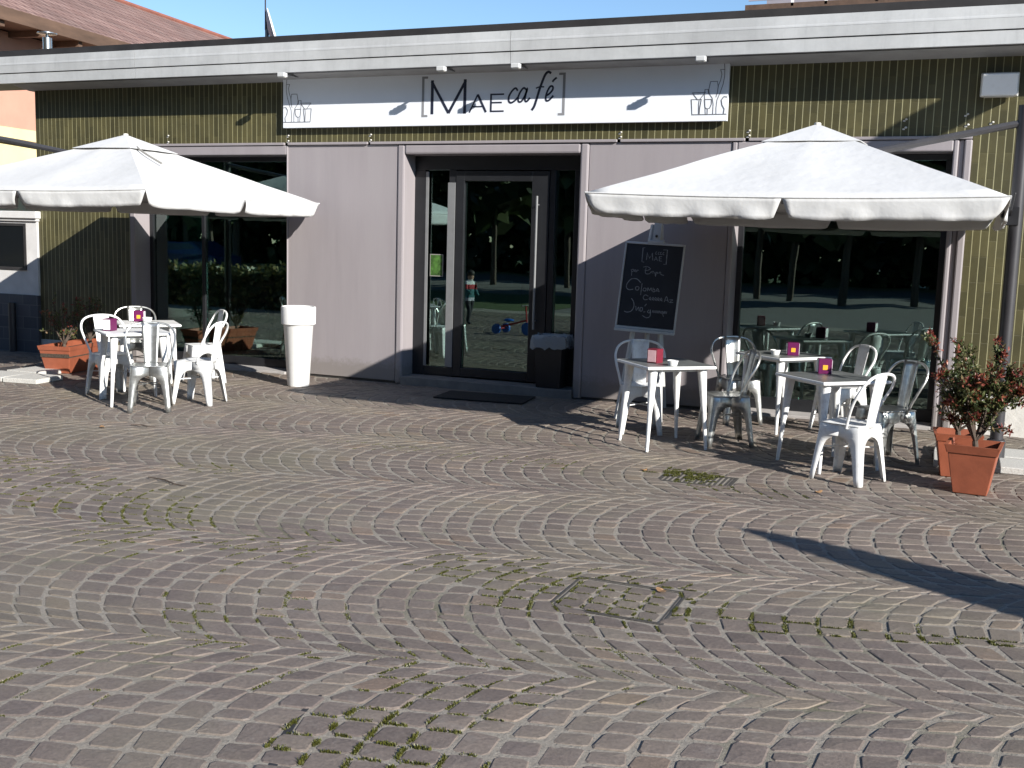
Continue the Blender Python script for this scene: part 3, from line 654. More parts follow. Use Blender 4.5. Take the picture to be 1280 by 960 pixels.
# wires/insulator clips on the tiles
CL = [(-7.88, 3.0), (-6.7, 3.0), (-9.75, 3.02), (-3.56, 2.99), (-2.16, 2.99), (-.62, 3.0), (-.05, 3.02), (.17, 3.04), (-7.88, 2.935), (-9.75, 2.94), (-6.7, 2.935), (-3.56, 2.94), (-2.16, 2.94), (-.62, 3.08), (-.06, 3.12), (.42, 3.0)]
for x, z in CL: cl = MB(); cl.ball((x, -.010, z), .013, 8, 5, (1, .9, .8)); cl.box(x - .03, x - .008, -.006, -.001, z - .022, z - .008); ob('fixing_clip', cl, 'plinth_white', cafe, smooth=True)

# ------------------------------------------------------------------ roof things and neighbours
e = empty('flue_pipe', (-12.42, .6, 4.13), 0, 'short shiny steel flue with a flat cap on the roof edge', 'flue'); h = MB(); h.lathe([(.065, 0), (.065, .36)], 16); ob('pipe', h, 'steel_bright', e, smooth=True)
h = MB(); h.lathe([(.02, .36), (.02, .41), (.14, .415), (.14, .425), (.02, .45)], 20); ob('cap', h, 'steel_bright', e, smooth=True)
e = empty('satellite_dish', (-9.13, 1.5, 4.13), 0, 'white satellite dish seen edge-on above the roof line', 'satellite dish')
h = MB(); n = 24
for k in range(5):
    pass
prof = [(.001, .0), (.10, .006), (.2, .022), (.29, .05), (.335, .07), (.345, .06), (.30, .035), (.2, .008), (.10, -.008), (.001, -.014)]
h.lathe(prof, 32); dsh = ob('reflector', h, 'white_plastic', e, smooth=True); dsh.rotation_euler = Vector((.84, .50, .28)).to_track_quat('Z', 'Y').to_euler(); dsh.location = (-.09, 0, .43)
h = MB(); h.tube([(-.13, 0, 0), (-.13, 0, .5)], .02, 8); ob('mast', h, 'grey_alu', e, smooth=True); h = MB(); h.tube([(-.1, 0, .12), (.15, -.05, .2), (.28, -.06, .32)], .01, 6); ob('feed_arm', h, 'grey_alu', e)
e = empty('roof_antenna', (-9.31, 1.55, 4.13), 0, 'thin dark antenna mast beside the satellite dish', 'antenna'); h = MB(); h.tube([(0, 0, 0), (0, 0, .75)], .022, 8); h.tube([(-.02, 0, .5), (-.02, 0, 2.6)], .010, 8); ob('mast', h, 'post_dark', e, smooth=True)
h = MB()
for k in range(5): h.tube([(-.3, 0, 1.6 + k * .2), (.3, 0, 1.6 + k * .2)], .006, 6)
ob('antenna_rod', h, 'post_dark', e)

# low white neighbouring wall with a window, left
e = empty('low_annexe', (-14.3, 0, 0), 0, 'low white annexe with slate base and a dark window, left edge', 'building')
mb = MB(); mb.box(-2.2, 2.235, -.03, 2.5, .82, 1.9); ob('wall', mb, 'white_render', e); mb = MB(); mb.box(-2.2, 2.235, -.05, 2.5, -.02, .82); ob('plinth', mb, 'slate_block', e)
mb = MB(); mb.box(-2.2, 2.28, -.09, 2.5, 1.9, 2.0); mb.box(-2.2, 2.255, -.06, 2.5, 1.86, 1.9); ob('coping', mb, 'white_render', e, bevel=.008)
mb = MB(); mb.box(1.2, 2.03, -.045, -.025, 1.17, 1.21); mb.box(1.2, 2.03, -.045, -.025, 1.79, 1.83); mb.box(1.2, 1.24, -.045, -.025, 1.21, 1.79); mb.box(1.99, 2.03, -.045, -.025, 1.21, 1.79); wf = ob('window', mb, 'dark_flashing', e)
mb = MB(); mb.box(1.24, 1.99, -.036, -.0305, 1.21, 1.79); ob('glass_pane', mb, 'car_glass', wf)
mb = MB(); mb.tube([(1.78, -.09, -.02), (1.78, -.09, .7)], .05, 10); ob('drain_pipe', mb, 'post_dark', e, smooth=True)

# tall neighbouring house with tiled roof, behind left
ax = Vector((-.108, .994, 0)).normalized(); e = empty('tiled_roof_house', (-17.6, 3, 0), math.atan2(ax.x, ax.y) * -1, 'pink and yellow house with a brown tiled roof behind the café', 'house')
mb = MB(); mb.box(-7.5, 0, -2, 30, 3.75, 5.6); ob('upper_wall', mb, 'house_pink', e); mb = MB(); mb.box(-7.5, .02, -2.02, 30.02, 0, 3.75); ob('lower_wall', mb, 'house_yellow', e)
mb = MB(); mb.tube([(.05, -2, 3.6), (.05, 4, 3.42), (.05, 14, 2.9)], .06, 6); ob('sloping_tube', mb, 'wood_dark', e)  # thin dark tube sloping along the wall
mb = MB(); s_ = .0
mb.add([(.85, -2.8, 5.72), (.85, 30.8, 5.72), (-3.75, 30.8, 8.02), (-3.75, -2.8, 8.02), (-8.35, -2.8, 5.72), (-8.35, 30.8, 5.72), (.85, -2.8, 5.85), (.85, 30.8, 5.85), (-3.75, 30.8, 8.15), (-3.75, -2.8, 8.15), (-8.35, -2.8, 5.85), (-8.35, 30.8, 5.85)],
       [(6, 7, 8, 9), (9, 8, 11, 10), (0, 3, 2, 1), (3, 4, 5, 2), (0, 1, 7, 6), (4, 10, 11, 5), (0, 6, 9, 3), (3, 9, 10, 4), (1, 2, 8, 7), (2, 5, 11, 8)])
rf = ob('roof', mb, 'roof_tiles', e); mb = MB(); mb.tube([(-3.75, -2.8, 8.17), (-3.75, 30.8, 8.17)], .075, 8); ob('ridge', mb, 'ridge_tile', rf, smooth=True)
mb = MB(); mb.box(.0, .86, -2.8, 30.8, 5.62, 5.70); mb.box(.80, .88, -2.8, 30.8, 5.60, 5.84)
for k in range(30): mb.box(.0, .78, -2.5 + k * 1.1, -2.38 + k * 1.1, 5.50, 5.62)
ob('eave_board', mb, 'wood_dark', e)
# block with balcony behind right
e = empty('apartment_block', (2, 10, 0), 0, 'grey lilac building with a railed balcony behind the right roof', 'building')
mb = MB(); mb.box(-6.0, 12, .9, 9, 0, 11); ob('wall', mb, 'house_lilac', e); mb = MB(); mb.box(-6.25, 12, 0, .9, 6.05, 6.42); ob('balcony', mb, 'wood_dark', e)
mb = MB(); mb.box(-6.2, 12, .06, .08, 6.5, 7.3); ob('railing_panel', mb, 'house_lilac', e)
for x in (-5.36, -4.74, -3.83, -2.9, -2.0): mb = MB(); mb.box(x - .025, x + .025, .0, .04, 6.36, 7.4); ob('railing_post', mb, 'white_plastic', e)

# ------------------------------------------------------------------ parasols
def parasol(cx, cy, px, py, label, group, armz0, rz=0, rope=None, h=1.55, hy=None):
    e = empty('side_post_parasol', (cx, cy, 0), rz, label, 'parasol', group)
    hy = hy or h
    ze, zc, za = 2.16, 2.14, 2.815
    hem = 1.975
    # rim points: corners and mid ribs (mid ribs slightly out)
    def rim(t):   # t in [0,8): perimeter parameter, integer = rib tips, starting front-left
        P = [(-h, -hy, ze), (0, -hy - .03, zc - .005), (h, -hy, ze), (h + .03, 0, zc - .005), (h, hy, ze), (0, hy + .03, zc - .005), (-h, hy, ze), (-h - .03, 0, zc - .005)]
        i = int(t) % 8; f = t - int(t); a = Vector(P[i]); b = Vector(P[(i + 1) % 8]); p = a.lerp(b, f)
        s = 4 * f * (1 - f); d = Vector((-p.x, -p.y, 0)).normalized(); return p + d * .010 * s + Vector((0, 0, -.006 * s))
    NP, NR = 64, 10; mb = MB(); vs = []
    for r in range(NR + 1):
        q = .03 + .97 * r / NR
        for k in range(NP):
            t = 8 * k / NP; p = rim(t); f = t - int(t); s = 4 * f * (1 - f)
            z = za + (p.z - za) * q - .055 * s * q * q * (1 - q) * 2 + .012 * mnoise.noise((p.x * q * 2 + cx, p.y * q * 2, 1)) * (q < .97)
            vs.append((p.x * q, p.y * q, z))
    fs = [(r * NP + k, r * NP + (k + 1) % NP, (r + 1) * NP + (k + 1) % NP, (r + 1) * NP + k) for r in range(NR) for k in range(NP)] + [tuple(range(NP))]
    mb.add(vs, fs); can = ob('canopy', mb, 'canvas', e, smooth=True, solid=.003)
    try: can.data.set_sharp_from_angle(angle=R_(9))
    except Exception: pass
    for sgm in range(8):   # valance flaps, slit at each rib
        v = MB(); K = 26; J = 5; vv = []
        seed = sgm * 3.1 + cx
        for j in range(J + 1):
            g_ = j / J
            for k in range(K + 1):
                f = k / K; t = sgm + f; p = rim(min(t, sgm + .9999) % 8); o_ = Vector((p.x, p.y, 0)).normalized()
                end = min(f, 1 - f); ed = max(0, 1 - end / .11)       # near a slit the flap curls up and in
                drop = .158 * g_ * (1 - .10 * ed * ed * g_) * (1 - .07 * mnoise.noise((f * 5, seed, 3)))
                wv = .026 * g_ * mnoise.noise((f * 9 + seed, seed, g_)) + .014 * g_ * g_ * math.sin(f * 34 + seed) * (.4 + .6 * abs(mnoise.noise((f * 3, seed, 0))))
                pull = -.012 * g_ - .03 * ed * g_ * g_
                tang = (Vector(rim((sgm + .6) % 8)) - Vector(rim((sgm + .4) % 8))).normalized()
                p2 = p + o_ * (wv + pull) + tang * ((1 if f < .5 else -1) * ed * ed * .055 * g_)
                vv.append((p2.x, p2.y, p.z + .004 - drop))
        v.add(vv, [(j * (K + 1) + k, j * (K + 1) + k + 1, (j + 1) * (K + 1) + k + 1, (j + 1) * (K + 1) + k) for j in range(J) for k in range(K)])
        ob('valance', v, 'canvas', e, smooth=True, solid=.003)
    pp = MB(); pp.tube([rim(8 * k / 64) + Vector((0, 0, .004)) for k in range(65)], .007, 5, caps=False); ob('piping', pp, 'canvas', e)
    # vent cap
    c = MB(); c.add([(-.40, -.40, za - .15), (.40, -.40, za - .15), (.40, .40, za - .15), (-.40, .40, za - .15), (0, 0, za + .03), (0, -.42, za - .148), (.42, 0, za - .148), (0, .42, za - .148), (-.42, 0, za - .148)], [(0, 5, 4), (5, 1, 4), (1, 6, 4), (6, 2, 4), (2, 7, 4), (7, 3, 4), (3, 8, 4), (8, 0, 4)])
    ob('vent_cap', c, 'canvas', e, solid=.004); c = MB(); c.lathe([(.03, za + .02), (.028, za + .04), (.01, za + .045)], 12); ob('finial', c, 'parasol_cream', e, smooth=True)
    hubz = za - .34
    for k in range(8):
        p = rim(k); r = MB(); r.tube([(0, 0, za - .1), (p.x * .97, p.y * .97, p.z - .03)], .014, 6); r.tube([(0, 0, hubz), (p.x * .5, p.y * .5, za + (p.z - za) * .5 - .055)], .011, 6); ob('rib', r, 'grey_alu', e)
    hb = MB(); hb.lathe([(.06, hubz - .03), (.07, hubz), (.07, hubz + .06), (.03, hubz + .08), (.03, za - .1), (.05, za - .08)], 14); ob('hub', hb, 'grey_alu', e, smooth=True)
    dx, dy = px - cx, py - cy; dx, dy = dx * math.cos(rz) + dy * math.sin(rz), -dx * math.sin(rz) + dy * math.cos(rz)
    po = MB(); po.tube([(dx, dy, 0), (dx, dy, 3.0)], .053, 16); pole = ob('pole', po, 'post_dark', e, smooth=True)
    br = MB(); br.box(dx - .1, dx + .02, dy - .075, dy + .075, 2.02, 2.17); br.tube([(dx - .09, dy - .11, 2.1), (dx - .09, dy + .11, 2.1)], .028, 10); br.tube([(dx - .05, dy - .09, 2.1), (dx - .05, dy - .16, 2.14), (dx - .03, dy - .17, 2.28)], .012, 8); ob('crank_bracket', br, 'bin_black', e, bevel=.006)
    ar = MB(); ar.tube([(dx, dy, armz0), (dx * .5, dy * .5, (armz0 + hubz) / 2 + .02), (0, 0, hubz + .03)], .030, 8); ob('arm', ar, 'arm_grey', e, smooth=True)
    bs = MB(); bs.box(dx - .5, dx + .5, dy - .035, dy + .035, .005, .045); bs.box(dx - .035, dx + .035, dy - .5, dy - .036, .005, .045); bs.box(dx - .035, dx + .035, dy + .036, dy + .5, .005, .045); bs.lathe([(.075, .045), (.075, .2), (.06, .21)], 16, (dx, dy)); ob('base', bs, 'post_dark', e, bevel=.004)
    if rope:
        rp = MB(); rp.tube(spl([(x, y, za + (ze - za) * max(abs(x), abs(y)) / h + .022) for x, y in rope], 6), .011, 6); ob('tie_cord', rp, 'rope', e)
    return e
GP = 'side-post parasols in front of the café'
parasol(-8.86, -1.78, -10.85, -2.05, 'white square parasol over the left pair of tables', GP, 2.85, .025, rope=[(.36, -.24), (.45, -.30), (.62, -.36), (.82, -.40)], h=1.575)
parasol(-1.24, -1.83, .385, -1.58, 'white square parasol over the tables beside the chalkboard easel', GP, 2.86, h=1.51, hy=1.70)
def slab(x, y, w_, d_, rot, label):
    mb = MB(); mb.box(-w_ / 2, w_ / 2, -d_ / 2, d_ / 2, 0, .055); tag(ob('base_slab', mb, 'granite_white', loc=(x, y, .003), rot=rot, bevel=.006), label, 'slab', 'pale slabs weighting the parasol bases')
for a in (('.13', 0),): pass
slab(.13, -1.835, .46, .44, .02, 'pale gravel slab beside the terracotta pot, front left of the pole')
slab(.645, -1.845, .46, .44, .0, 'pale gravel slab at the right edge, front right of the pole')
slab(.13, -1.325, .46, .44, -.02, 'pale gravel slab behind the terracotta pot, back left of the pole')
slab(.645, -1.325, .46, .44, .03, 'pale gravel slab behind the pole near the white plinth')
slab(-10.35, -2.27, .46, .46, .05, 'pale slab at the left edge nearest the slate wall base corner, front right of the pole')
slab(-10.36, -1.74, .46, .46, .0, 'pale slab under the left planter corner, back right of the left pole')
slab(-9.88, -2.24, .46, .46, .12, 'loose pale slab lying in front of the long planter')
slab(-10.88, -2.27, .46, .46, .0, 'pale slab at the far left beside the left parasol pole')

# ------------------------------------------------------------------ café chairs
def make_chair(name, mat):
    e = empty(name)
    s = MB(); n = 6; hs = .18; vs = []; 
    # dished seat with rolled rim
    G = 9
    def rr(u, v):
        k = .05
        x = u; y = v
        return x, y
    prof = []
    for a in range(G + 1):
        for b_ in range(G + 1):
            u = -1 + 2 * a / G; v = -1 + 2 * b_ / G
            # squircle mapping for rounded corners
            x = u * math.sqrt(1 - v * v * .12); y = v * math.sqrt(1 - u * u * .12)
            d = max(abs(u), abs(v)); z = .452 - .012 * (1 - d ** 2.5)
            vs.append((x * hs, y * hs, z))
    s.add(vs, [(a * (G + 1) + b_, (a + 1) * (G + 1) + b_, (a + 1) * (G + 1) + b_ + 1, a * (G + 1) + b_ + 1) for a in range(G) for b_ in range(G)])
    ob('seat', s, mat, e, smooth=True, solid=.006)
    lev = [(0, .026), (.06, .030), (.14, .036), (.22, .043), (.28, .052), (.315, .066), (.335, .085), (.35, .108), (.358, .135), (.362, 1), (.40, 1), (.438, 1), (.449, 1)]
    for ix, sx in enumerate((1, -1)):
        for sy in (1, -1):
            l = MB(); ch = .022; vv = []
            for z, wv in lev:
                t = z / .449; X = .222 + (.170 - .222) * t if sx > 0 else .222 + (.166 - .222) * t; Y = .205 + (.170 - .205) * t
                if z > .438: X -= .004; Y -= .004
                a = max(0., X - ch - wv) if wv < 1 else 0.; b_ = max(0., Y - ch - wv) if wv < 1 else 0.
                vv += [(sx * a, sy * Y, z), (sx * (X - ch), sy * Y, z), (sx * (X - .006), sy * (Y - .006), z), (sx * X, sy * (Y - ch), z), (sx * X, sy * b_, z)]
            l.add(vv, [(i * 5 + j, i * 5 + j + 1, (i + 1) * 5 + j + 1, (i + 1) * 5 + j) for i in range(len(lev) - 1) for j in range(4)])
            ob('leg', l, mat, e, smooth=True, solid=.004)
    # hoop from the seat sides, leaning back
    hs_ = [(-.065, .180, .43), (-.09, .200, .52), (-.135, .228, .63), (-.185, .236, .72), (-.222, .205, .795), (-.24, .13, .838)]
    hp = spl(hs_ + [(-.245, 0, .852)] + [(x, -y, z) for x, y, z in hs_[::-1]], 5)
    b2 = MB(); b2.tube(hp, .0115, 8); ob('back_frame', b2, mat, e, smooth=True)
    sp_ = MB(); rows = 8; vv = []
    for r in range(rows + 1):
        t = r / rows; z = .425 + (.858 - .425) * t; x = -.172 - .072 * t ** 1.2; hwid = .062 + .026 * t
        for k in range(7):
            f = -1 + k / 3; vv.append((x + .012 * (f * f) - (.007 if abs(f) < .5 and .12 < t < .9 else 0), f * hwid, z))
    sp_.add(vv, [(r * 7 + k, r * 7 + k + 1, (r + 1) * 7 + k + 1, (r + 1) * 7 + k) for r in range(rows) for k in range(6)])
    ob('back_splat', sp_, mat, e, smooth=True, solid=.004)
    br = MB(); br.tube([(.175, .175, .26), (-.175, -.175, .262)], .006, 6); br.tube([(.175, -.175, .262), (-.175, .175, .268)], .006, 6); ob('cross_brace', br, mat, e)
    return e
CW = make_chair('cafe_chair', 'white_enamel'); CG = make_chair('cafe_chair', 'galvanised')
first = {'w': True, 'g': True}
def chair(kind, x, y, tx, ty, label, group, s=1.0):
    src = CW if kind == 'w' else CG
    o = src if first[kind] else copy_tree(src); first[kind] = False
    o.location = (x, y, .004); o.rotation_euler[2] = math.atan2(ty - y, tx - x); tag(o, label, 'chair', group)
GL, GR = 'metal café chairs at the left tables', 'metal café chairs at the right tables'
chair('w', -.70, -2.965, -1.55, -2.57, 'shiny white metal chair nearest the camera, beside the terracotta pot', GR)
chair('g', -1.88, -1.92, -2.40, -2.20, 'bare steel chair between the chalkboard table and the middle table, back to the right', GR)
chair('w', -2.74, -1.72, -2.35, -2.75, 'white metal chair in front of the easel, behind the chalkboard table', GR)
chair('w', -1.0, -.70, -1.75, -1.30, 'white metal chair at the window, right of the rearmost table', GR)
chair('g', -.50, -2.02, -1.1, -2.58, 'bare steel chair directly behind the front white chair', GR)
chair('g', -2.02, -.62, -1.55, -1.4, 'dull grey steel chair close to the window left edge, behind the other steel chair', GR)
chair('g', -7.38, -3.14, -7.1, -3.5, 'bare steel chair in front of the left tables, splat towards the wall', GL)
chair('w', -7.27, -2.52, -7.9, -2.66, 'white metal chair right of the left tables, nearer of two', GL)
chair('w', -8.26, -1.22, -8.62, -1.75, 'white metal chair right of the left tables, farther one by the window', GL)
chair('w', -8.36, -2.62, -7.80, -2.86, 'white metal chair between the two left tables, tucked under the nearer one', GL)
chair('g', -9.10, -1.42, -8.5, -2.1, 'grey metal chair behind the left tables beside the planter', GL)

# seating inside, just behind the left window
CD = make_chair('cafe_chair', 'dark_enamel'); CD.location = (-8.60, .98, .02); CD.rotation_euler[2] = R_(10); tag(CD, 'dark metal chair inside the café behind the left window', 'chair')
o = copy_tree(CG); o.location = (-9.30, .90, .02); o.rotation_euler[2] = R_(-20); tag(o, 'pale steel chair inside the café behind the left window', 'chair')
# ------------------------------------------------------------------ tables
def make_table(topmat):
    e = empty('cafe_table'); h = .33
    t = MB(); t.box(-h, h, -h, h, .715, .742); tt = ob('tabletop', t, 'white_enamel', e, bevel=.01)
    if topmat: t = MB(); t.box(-h + .012, h - .012, -h + .012, h - .012, .7425, .7445); ob('top_sheet', t, topmat, tt)
    ap = MB(); k = h - .11
    ap.box(-k, k, -k, -k + .02, .685, .714); ap.box(-k, k, k - .02, k, .685, .714); ap.box(-k, -k + .02, -k + .021, k - .021, .685, .714); ap.box(k - .02, k, -k + .021, k - .021, .685, .714); ob('under_frame', ap, 'white_enamel', e, bevel=.003)
    for sx in (1, -1):
        for sy in (1, -1):
            l = MB(); l.tube([(sx * .285, sy * .285, 0), (sx * .283, sy * .283, .02), (sx * .262, sy * .262, .34), (sx * .258, sy * .258, .38), (sx * .237, sy * .237, .70), (sx * .236, sy * .236, .714)], [.013, .015, .021, .025, .042, .042], 10); ob('leg', l, 'white_enamel', e, smooth=True)
    return e
tb = make_table('zinc_top'); tw = make_table(None); ft = {0: True, 1: True}
GT = 'square white café tables'
for x, y, a, l in ((-.915, -2.46, R_(43.5), 'square white table right of centre, by the front white chair'), (-2.36, -2.29, R_(41), 'square white table in front of the chalkboard easel'), (-1.56, -.80, R_(50), 'square white table close to the right window'),
                   (-7.86, -2.83, R_(54), 'square white table at left, nearer the camera'), (-8.47, -1.92, R_(47), 'square white table at left, nearer the wall')):
    lf_ = int(x < -5); src = tw if lf_ else tb; o = src if ft[lf_] else copy_tree(src); ft[lf_] = False; o.location = (x, y, .002); o.rotation_euler[2] = a; tag(o, l, 'table', GT)
def napkin(x, y, rot, label, body='magenta', mark='orange', front='paper_white'):
    e = empty('napkin_holder', (x, y, .747), rot, label, 'napkin holder', 'napkin holders on the café tables')
    b = MB(); b.box(-.055, .055, -.05, .05, 0, .125); ob('case', b, body, e, bevel=.004)
    for a_ in (-.0585, .0555): b = MB(); b.box(a_, a_ + .003, -.04, .04, .012, .115); ob('napkins', b, front, e)
    if mark: b = MB(); b.box(-.02, .02, -.053, -.0505, .035, .075); ob('logo_mark', b, mark, e)
o = copy_tree(tw); o.location = (-8.12, 1.15, .02); o.rotation_euler[2] = R_(5); tag(o, 'white table inside the café, seen through the left window beside the vase', 'table')
napkin(-1.46, -.88, R_(14), 'magenta napkin holder with orange square on the rearmost right table'); napkin(-1.0, -2.30, R_(16), 'magenta napkin holder with orange square on the middle right table')
napkin(-2.43, -2.40, R_(75), 'dark red napkin holder with pale napkins on the chalkboard table', 'maroon', None, 'paper_pink'); napkin(-8.62, -1.88, R_(30), 'magenta napkin holder with orange square on the left back table')
napkin(-8.03, -2.98, R_(100), 'purple napkin holder showing white napkins on the left front table', 'magenta', None)
def bowl(x, y, label, r=.05, h_=.045):
    b = MB(); b.lathe([(r * .75, 0), (r, h_), (r * .93, h_), (r * .7, .006)], 20); tag(ob('ashtray', b, 'white_plastic', loc=(x, y, .747), smooth=True), label, 'ashtray', 'small white ashtrays')
bowl(-2.24, -2.52, 'small white ashtray on the table before the easel'); bowl(-8.42, -1.98, 'small white ashtray beside the magenta holder at left', .055, .06); bowl(-1.62, -.92, 'small grey-white ashtray on the rearmost right table')

# ------------------------------------------------------------------ chalkboard easel
e = empty('chalkboard_easel', (-2.91, -1.1, 0), R_(3), 'white framed chalkboard on a tall wooden easel against the mauve panel', 'chalkboard')
LEAN = .20; BW, BH = .312, .445; ZC = 1.36; ROLL = R_(2.2)
def bp_(u, v, d):   # board plane: u right, v up from board centre, d towards viewer
    uu = u * math.cos(ROLL) + v * math.sin(ROLL); vv = -u * math.sin(ROLL) + v * math.cos(ROLL)
    return (uu, .24 + vv * LEAN - d, ZC + vv * .98 - d * LEAN)
def bbox(m, u0, u1, v0, v1, d0, d1):
    vs = [bp_(u, v, d) for u in (u0, u1) for v in (v0, v1) for d in (d0, d1)]; m.add(vs, [(0, 1, 3, 2), (4, 6, 7, 5), (0, 4, 5, 1), (2, 3, 7, 6), (0, 2, 6, 4), (1, 5, 7, 3)])
mb = MB(); bbox(mb, -BW + .02, BW - .02, -BH + .02, BH - .02, 0, .012); bd = ob('board', mb, 'chalkboard', e)
mb = MB(); bbox(mb, -BW, BW, BH - .017, BH, -.004, .022); bbox(mb, -BW, BW, -BH, -BH + .017, -.004, .022); bbox(mb, -BW, -BW + .017, -BH + .0175, BH - .0175, -.004, .022); bbox(mb, BW - .017, BW, -BH + .0175, BH - .0175, -.004, .022); ob('frame', mb, 'wood_white', e, bevel=.003)
ck = MB(); cn = [0]
def cs(pts, w_=.006, smooth=True):
    q = []
    for X, Y in pts:
        f = (Y - 65) / (890 - 65); xl = 200 - 85 * f; wd = 520 + 5 * f; q.append(((X - xl) / wd * .56 - .28, (BH - .028) - f * (2 * BH - .056)))
    cn[0] += 1
    ck.stroke(spl(q, 5) if smooth and len(q) > 2 else q, w_, lambda u, v, d: bp_(u, v, .0125 + d), .0006 + .00004 * (cn[0] % 12))
cs([(365, 92), (345, 90), (335, 236), (358, 238)], .006, False); cs([(540, 100), (580, 98), (570, 245), (545, 246)], .006, False)
cs([(378, 215), (388, 140), (410, 195), (435, 140), (440, 215)], .008, False); cs([(455, 215), (470, 175), (488, 215)], .006, False); cs([(462, 202), (482, 202)], .005, False); cs([(530, 170), (505, 170), (503, 215), (530, 215)], .006, False); cs([(504, 192), (524, 192)], .005, False)
for x_ in (470, 495, 515, 540): cs([(x_ + 10, 125), (x_, 128), (x_ - 2, 148), (x_ + 12, 148)], .005)
cs([(230, 320), (238, 345), (236, 385)]); cs([(234, 328), (252, 318), (258, 335), (238, 345)]); cs([(262, 340), (276, 330), (270, 320), (262, 335), (280, 345)]); cs([(286, 345), (290, 325), (306, 325)])
cs([(350, 290), (385, 280), (420, 300), (390, 320), (365, 318)]); cs([(378, 290), (372, 350), (410, 352), (425, 330)]); cs([(440, 345), (432, 330), (450, 325), (456, 345)]); cs([(466, 330), (470, 375), (480, 330), (492, 345)]); cs([(505, 345), (505, 330), (520, 330), (522, 350), (552, 358)])
cs([(330, 450), (290, 415), (235, 420), (195, 470), (190, 510), (215, 530), (255, 522)], .008); cs([(300, 490), (280, 500), (282, 525), (305, 525), (312, 500), (300, 490)], .007); cs([(342, 455), (335, 520), (330, 575)], .007); cs([(360, 500), (352, 525), (375, 530), (382, 505), (362, 500)], .007)
cs([(395, 530), (400, 495), (415, 520), (430, 495), (436, 528)], .007); cs([(450, 490), (448, 530), (468, 525), (462, 505), (450, 508)], .007); cs([(478, 528), (492, 495), (508, 525), (482, 514)], .007)
cs([(405, 580), (375, 570), (355, 595), (370, 620), (400, 612)], .007)
for i, x_ in enumerate((412, 440, 466, 492, 520)): cs([(x_, 600), (x_ + 10, 588), (x_ + 18, 600), (x_ + 8, 615), (x_, 602), (x_ + 22, 620)], .006)
cs([(560, 625), (580, 570), (600, 625)], .007); cs([(568, 606), (595, 606)], .006); cs([(610, 600), (640, 598), (612, 625), (645, 622)], .006)
cs([(240, 615), (262, 650), (265, 700), (240, 745), (200, 760), (172, 752)], .008); cs([(285, 690), (290, 735), (312, 700), (318, 740)], .007); cs([(330, 700), (328, 735), (345, 735), (350, 705), (330, 700)], .007); cs([(372, 685), (388, 660)], .008); cs([(360, 745), (380, 740)], .007)
cs([(415, 715), (400, 740), (420, 748), (428, 715), (425, 780), (390, 800), (350, 780)], .007)
for x_ in (445, 475, 505, 535, 562): cs([(x_, 745), (x_ + 8, 720), (x_ + 18, 742), (x_ + 26, 718)], .006)
cs([(545, 740), (555, 775)], .006)
ob('chalk_writing', ck, 'chalk', bd)
mb = MB()
for pts in (((-.03, .36, 1.98), (-.205, .02, .0)), ((.03, .36, 1.98), (.19, .02, .0))):
    a, b = Vector(pts[0]), Vector(pts[1]); mb.tube([a, b], .026, 4)
for l_, pts in enumerate((((-.03, .40, 1.98), (-.24, .0, .0)), ((.05, .40, 1.98), (.21, .0, .0)))):
    m_ = MB(); m_.tube(pts, .027, 4); ob('leg', m_, 'wood_white', e)
m_ = MB(); m_.tube([(0, .42, 1.95), (.05, 1.0, .0)], .024, 4); ob('leg', m_, 'wood_white', e)
m_ = MB(); m_.tube([(-.16, .13, .55), (.15, .13, .55)], .022, 4); m_.tube([(.0, .15, .56), (0, .37, 1.9)], .026, 4); ob('cross_bar', m_, 'wood_white', e)
m_ = MB(); bbox(m_, -.035, .045, BH + .002, BH + .22, -.02, .012); bbox(m_, -.08, .09, BH + .001, BH + .03, -.015, .026); ob('top_clamp', m_, 'wood_white', e, bevel=.004)
m_ = MB(); v0 = bp_(.005, BH + .075, .013); v1 = bp_(.005, BH + .075, .028); m_.tube([v0, v1], .013, 10); ob('clamp_knob', m_, 'bin_black', e)
m_ = MB(); bbox(m_, -BW + .0, BW - .0, -BH - .03, -BH - .001, -.01, .04); ob('ledge', m_, 'wood_white', e, bevel=.003)

# ------------------------------------------------------------------ vase, bin, mat, pots
vz = MB(); vz.lathe([(.122, 0), (.128, .01), (.172, .715), (.178, .722), (.2, .735), (.203, .925), (.198, .94), (.188, .94), (.180, .8), (.0, .8)], 40); tag(ob('tall_planter', vz, 'white_plastic', loc=(-7.16, -.86, .004), smooth=True), 'tall round white planter vase standing by the mauve wall', 'planter')
e = empty('waste_bin', (-4.31, .07, .105), 0, 'black waste bin with clear liner bag beside the door', 'waste bin')
mb = MB(); mb.frustum(.29, .24, .34, .28, 0, .55, top=False); mb.frustum(.325, .26, .325, .26, .545, .5451, bot=False); ob('bin_body', mb, 'bin_black', e, bevel=.01)
mb = MB(); K = 40; vv = []
for j, (rz, rr_) in enumerate(((.585, .86), (.61, .98), (.60, 1.12), (.55, 1.2), (.46, 1.24))):
    for k in range(K):
        a = 2 * PI * k / K; c_, s_ = math.cos(a), math.sin(a); q = 1 / max(abs(c_) / .175, abs(s_) / .14); q *= rr_ + .06 * mnoise.noise((c_ * 3, s_ * 3, j * .7)); vv.append((c_ * q, s_ * q, rz + .05 * mnoise.noise((c_ * 4, s_ * 4, j)) * (j > 1) - .03 * (j == 4) * mnoise.noise((c_ * 2, s_ * 2, 9))))
mb.add(vv, [(j * K + k, j * K + (k + 1) % K, (j + 1) * K + (k + 1) % K, (j + 1) * K + k) for j in range(4) for k in range(K)]); ob('liner_bag', mb, 'clear_bag', e, smooth=True)
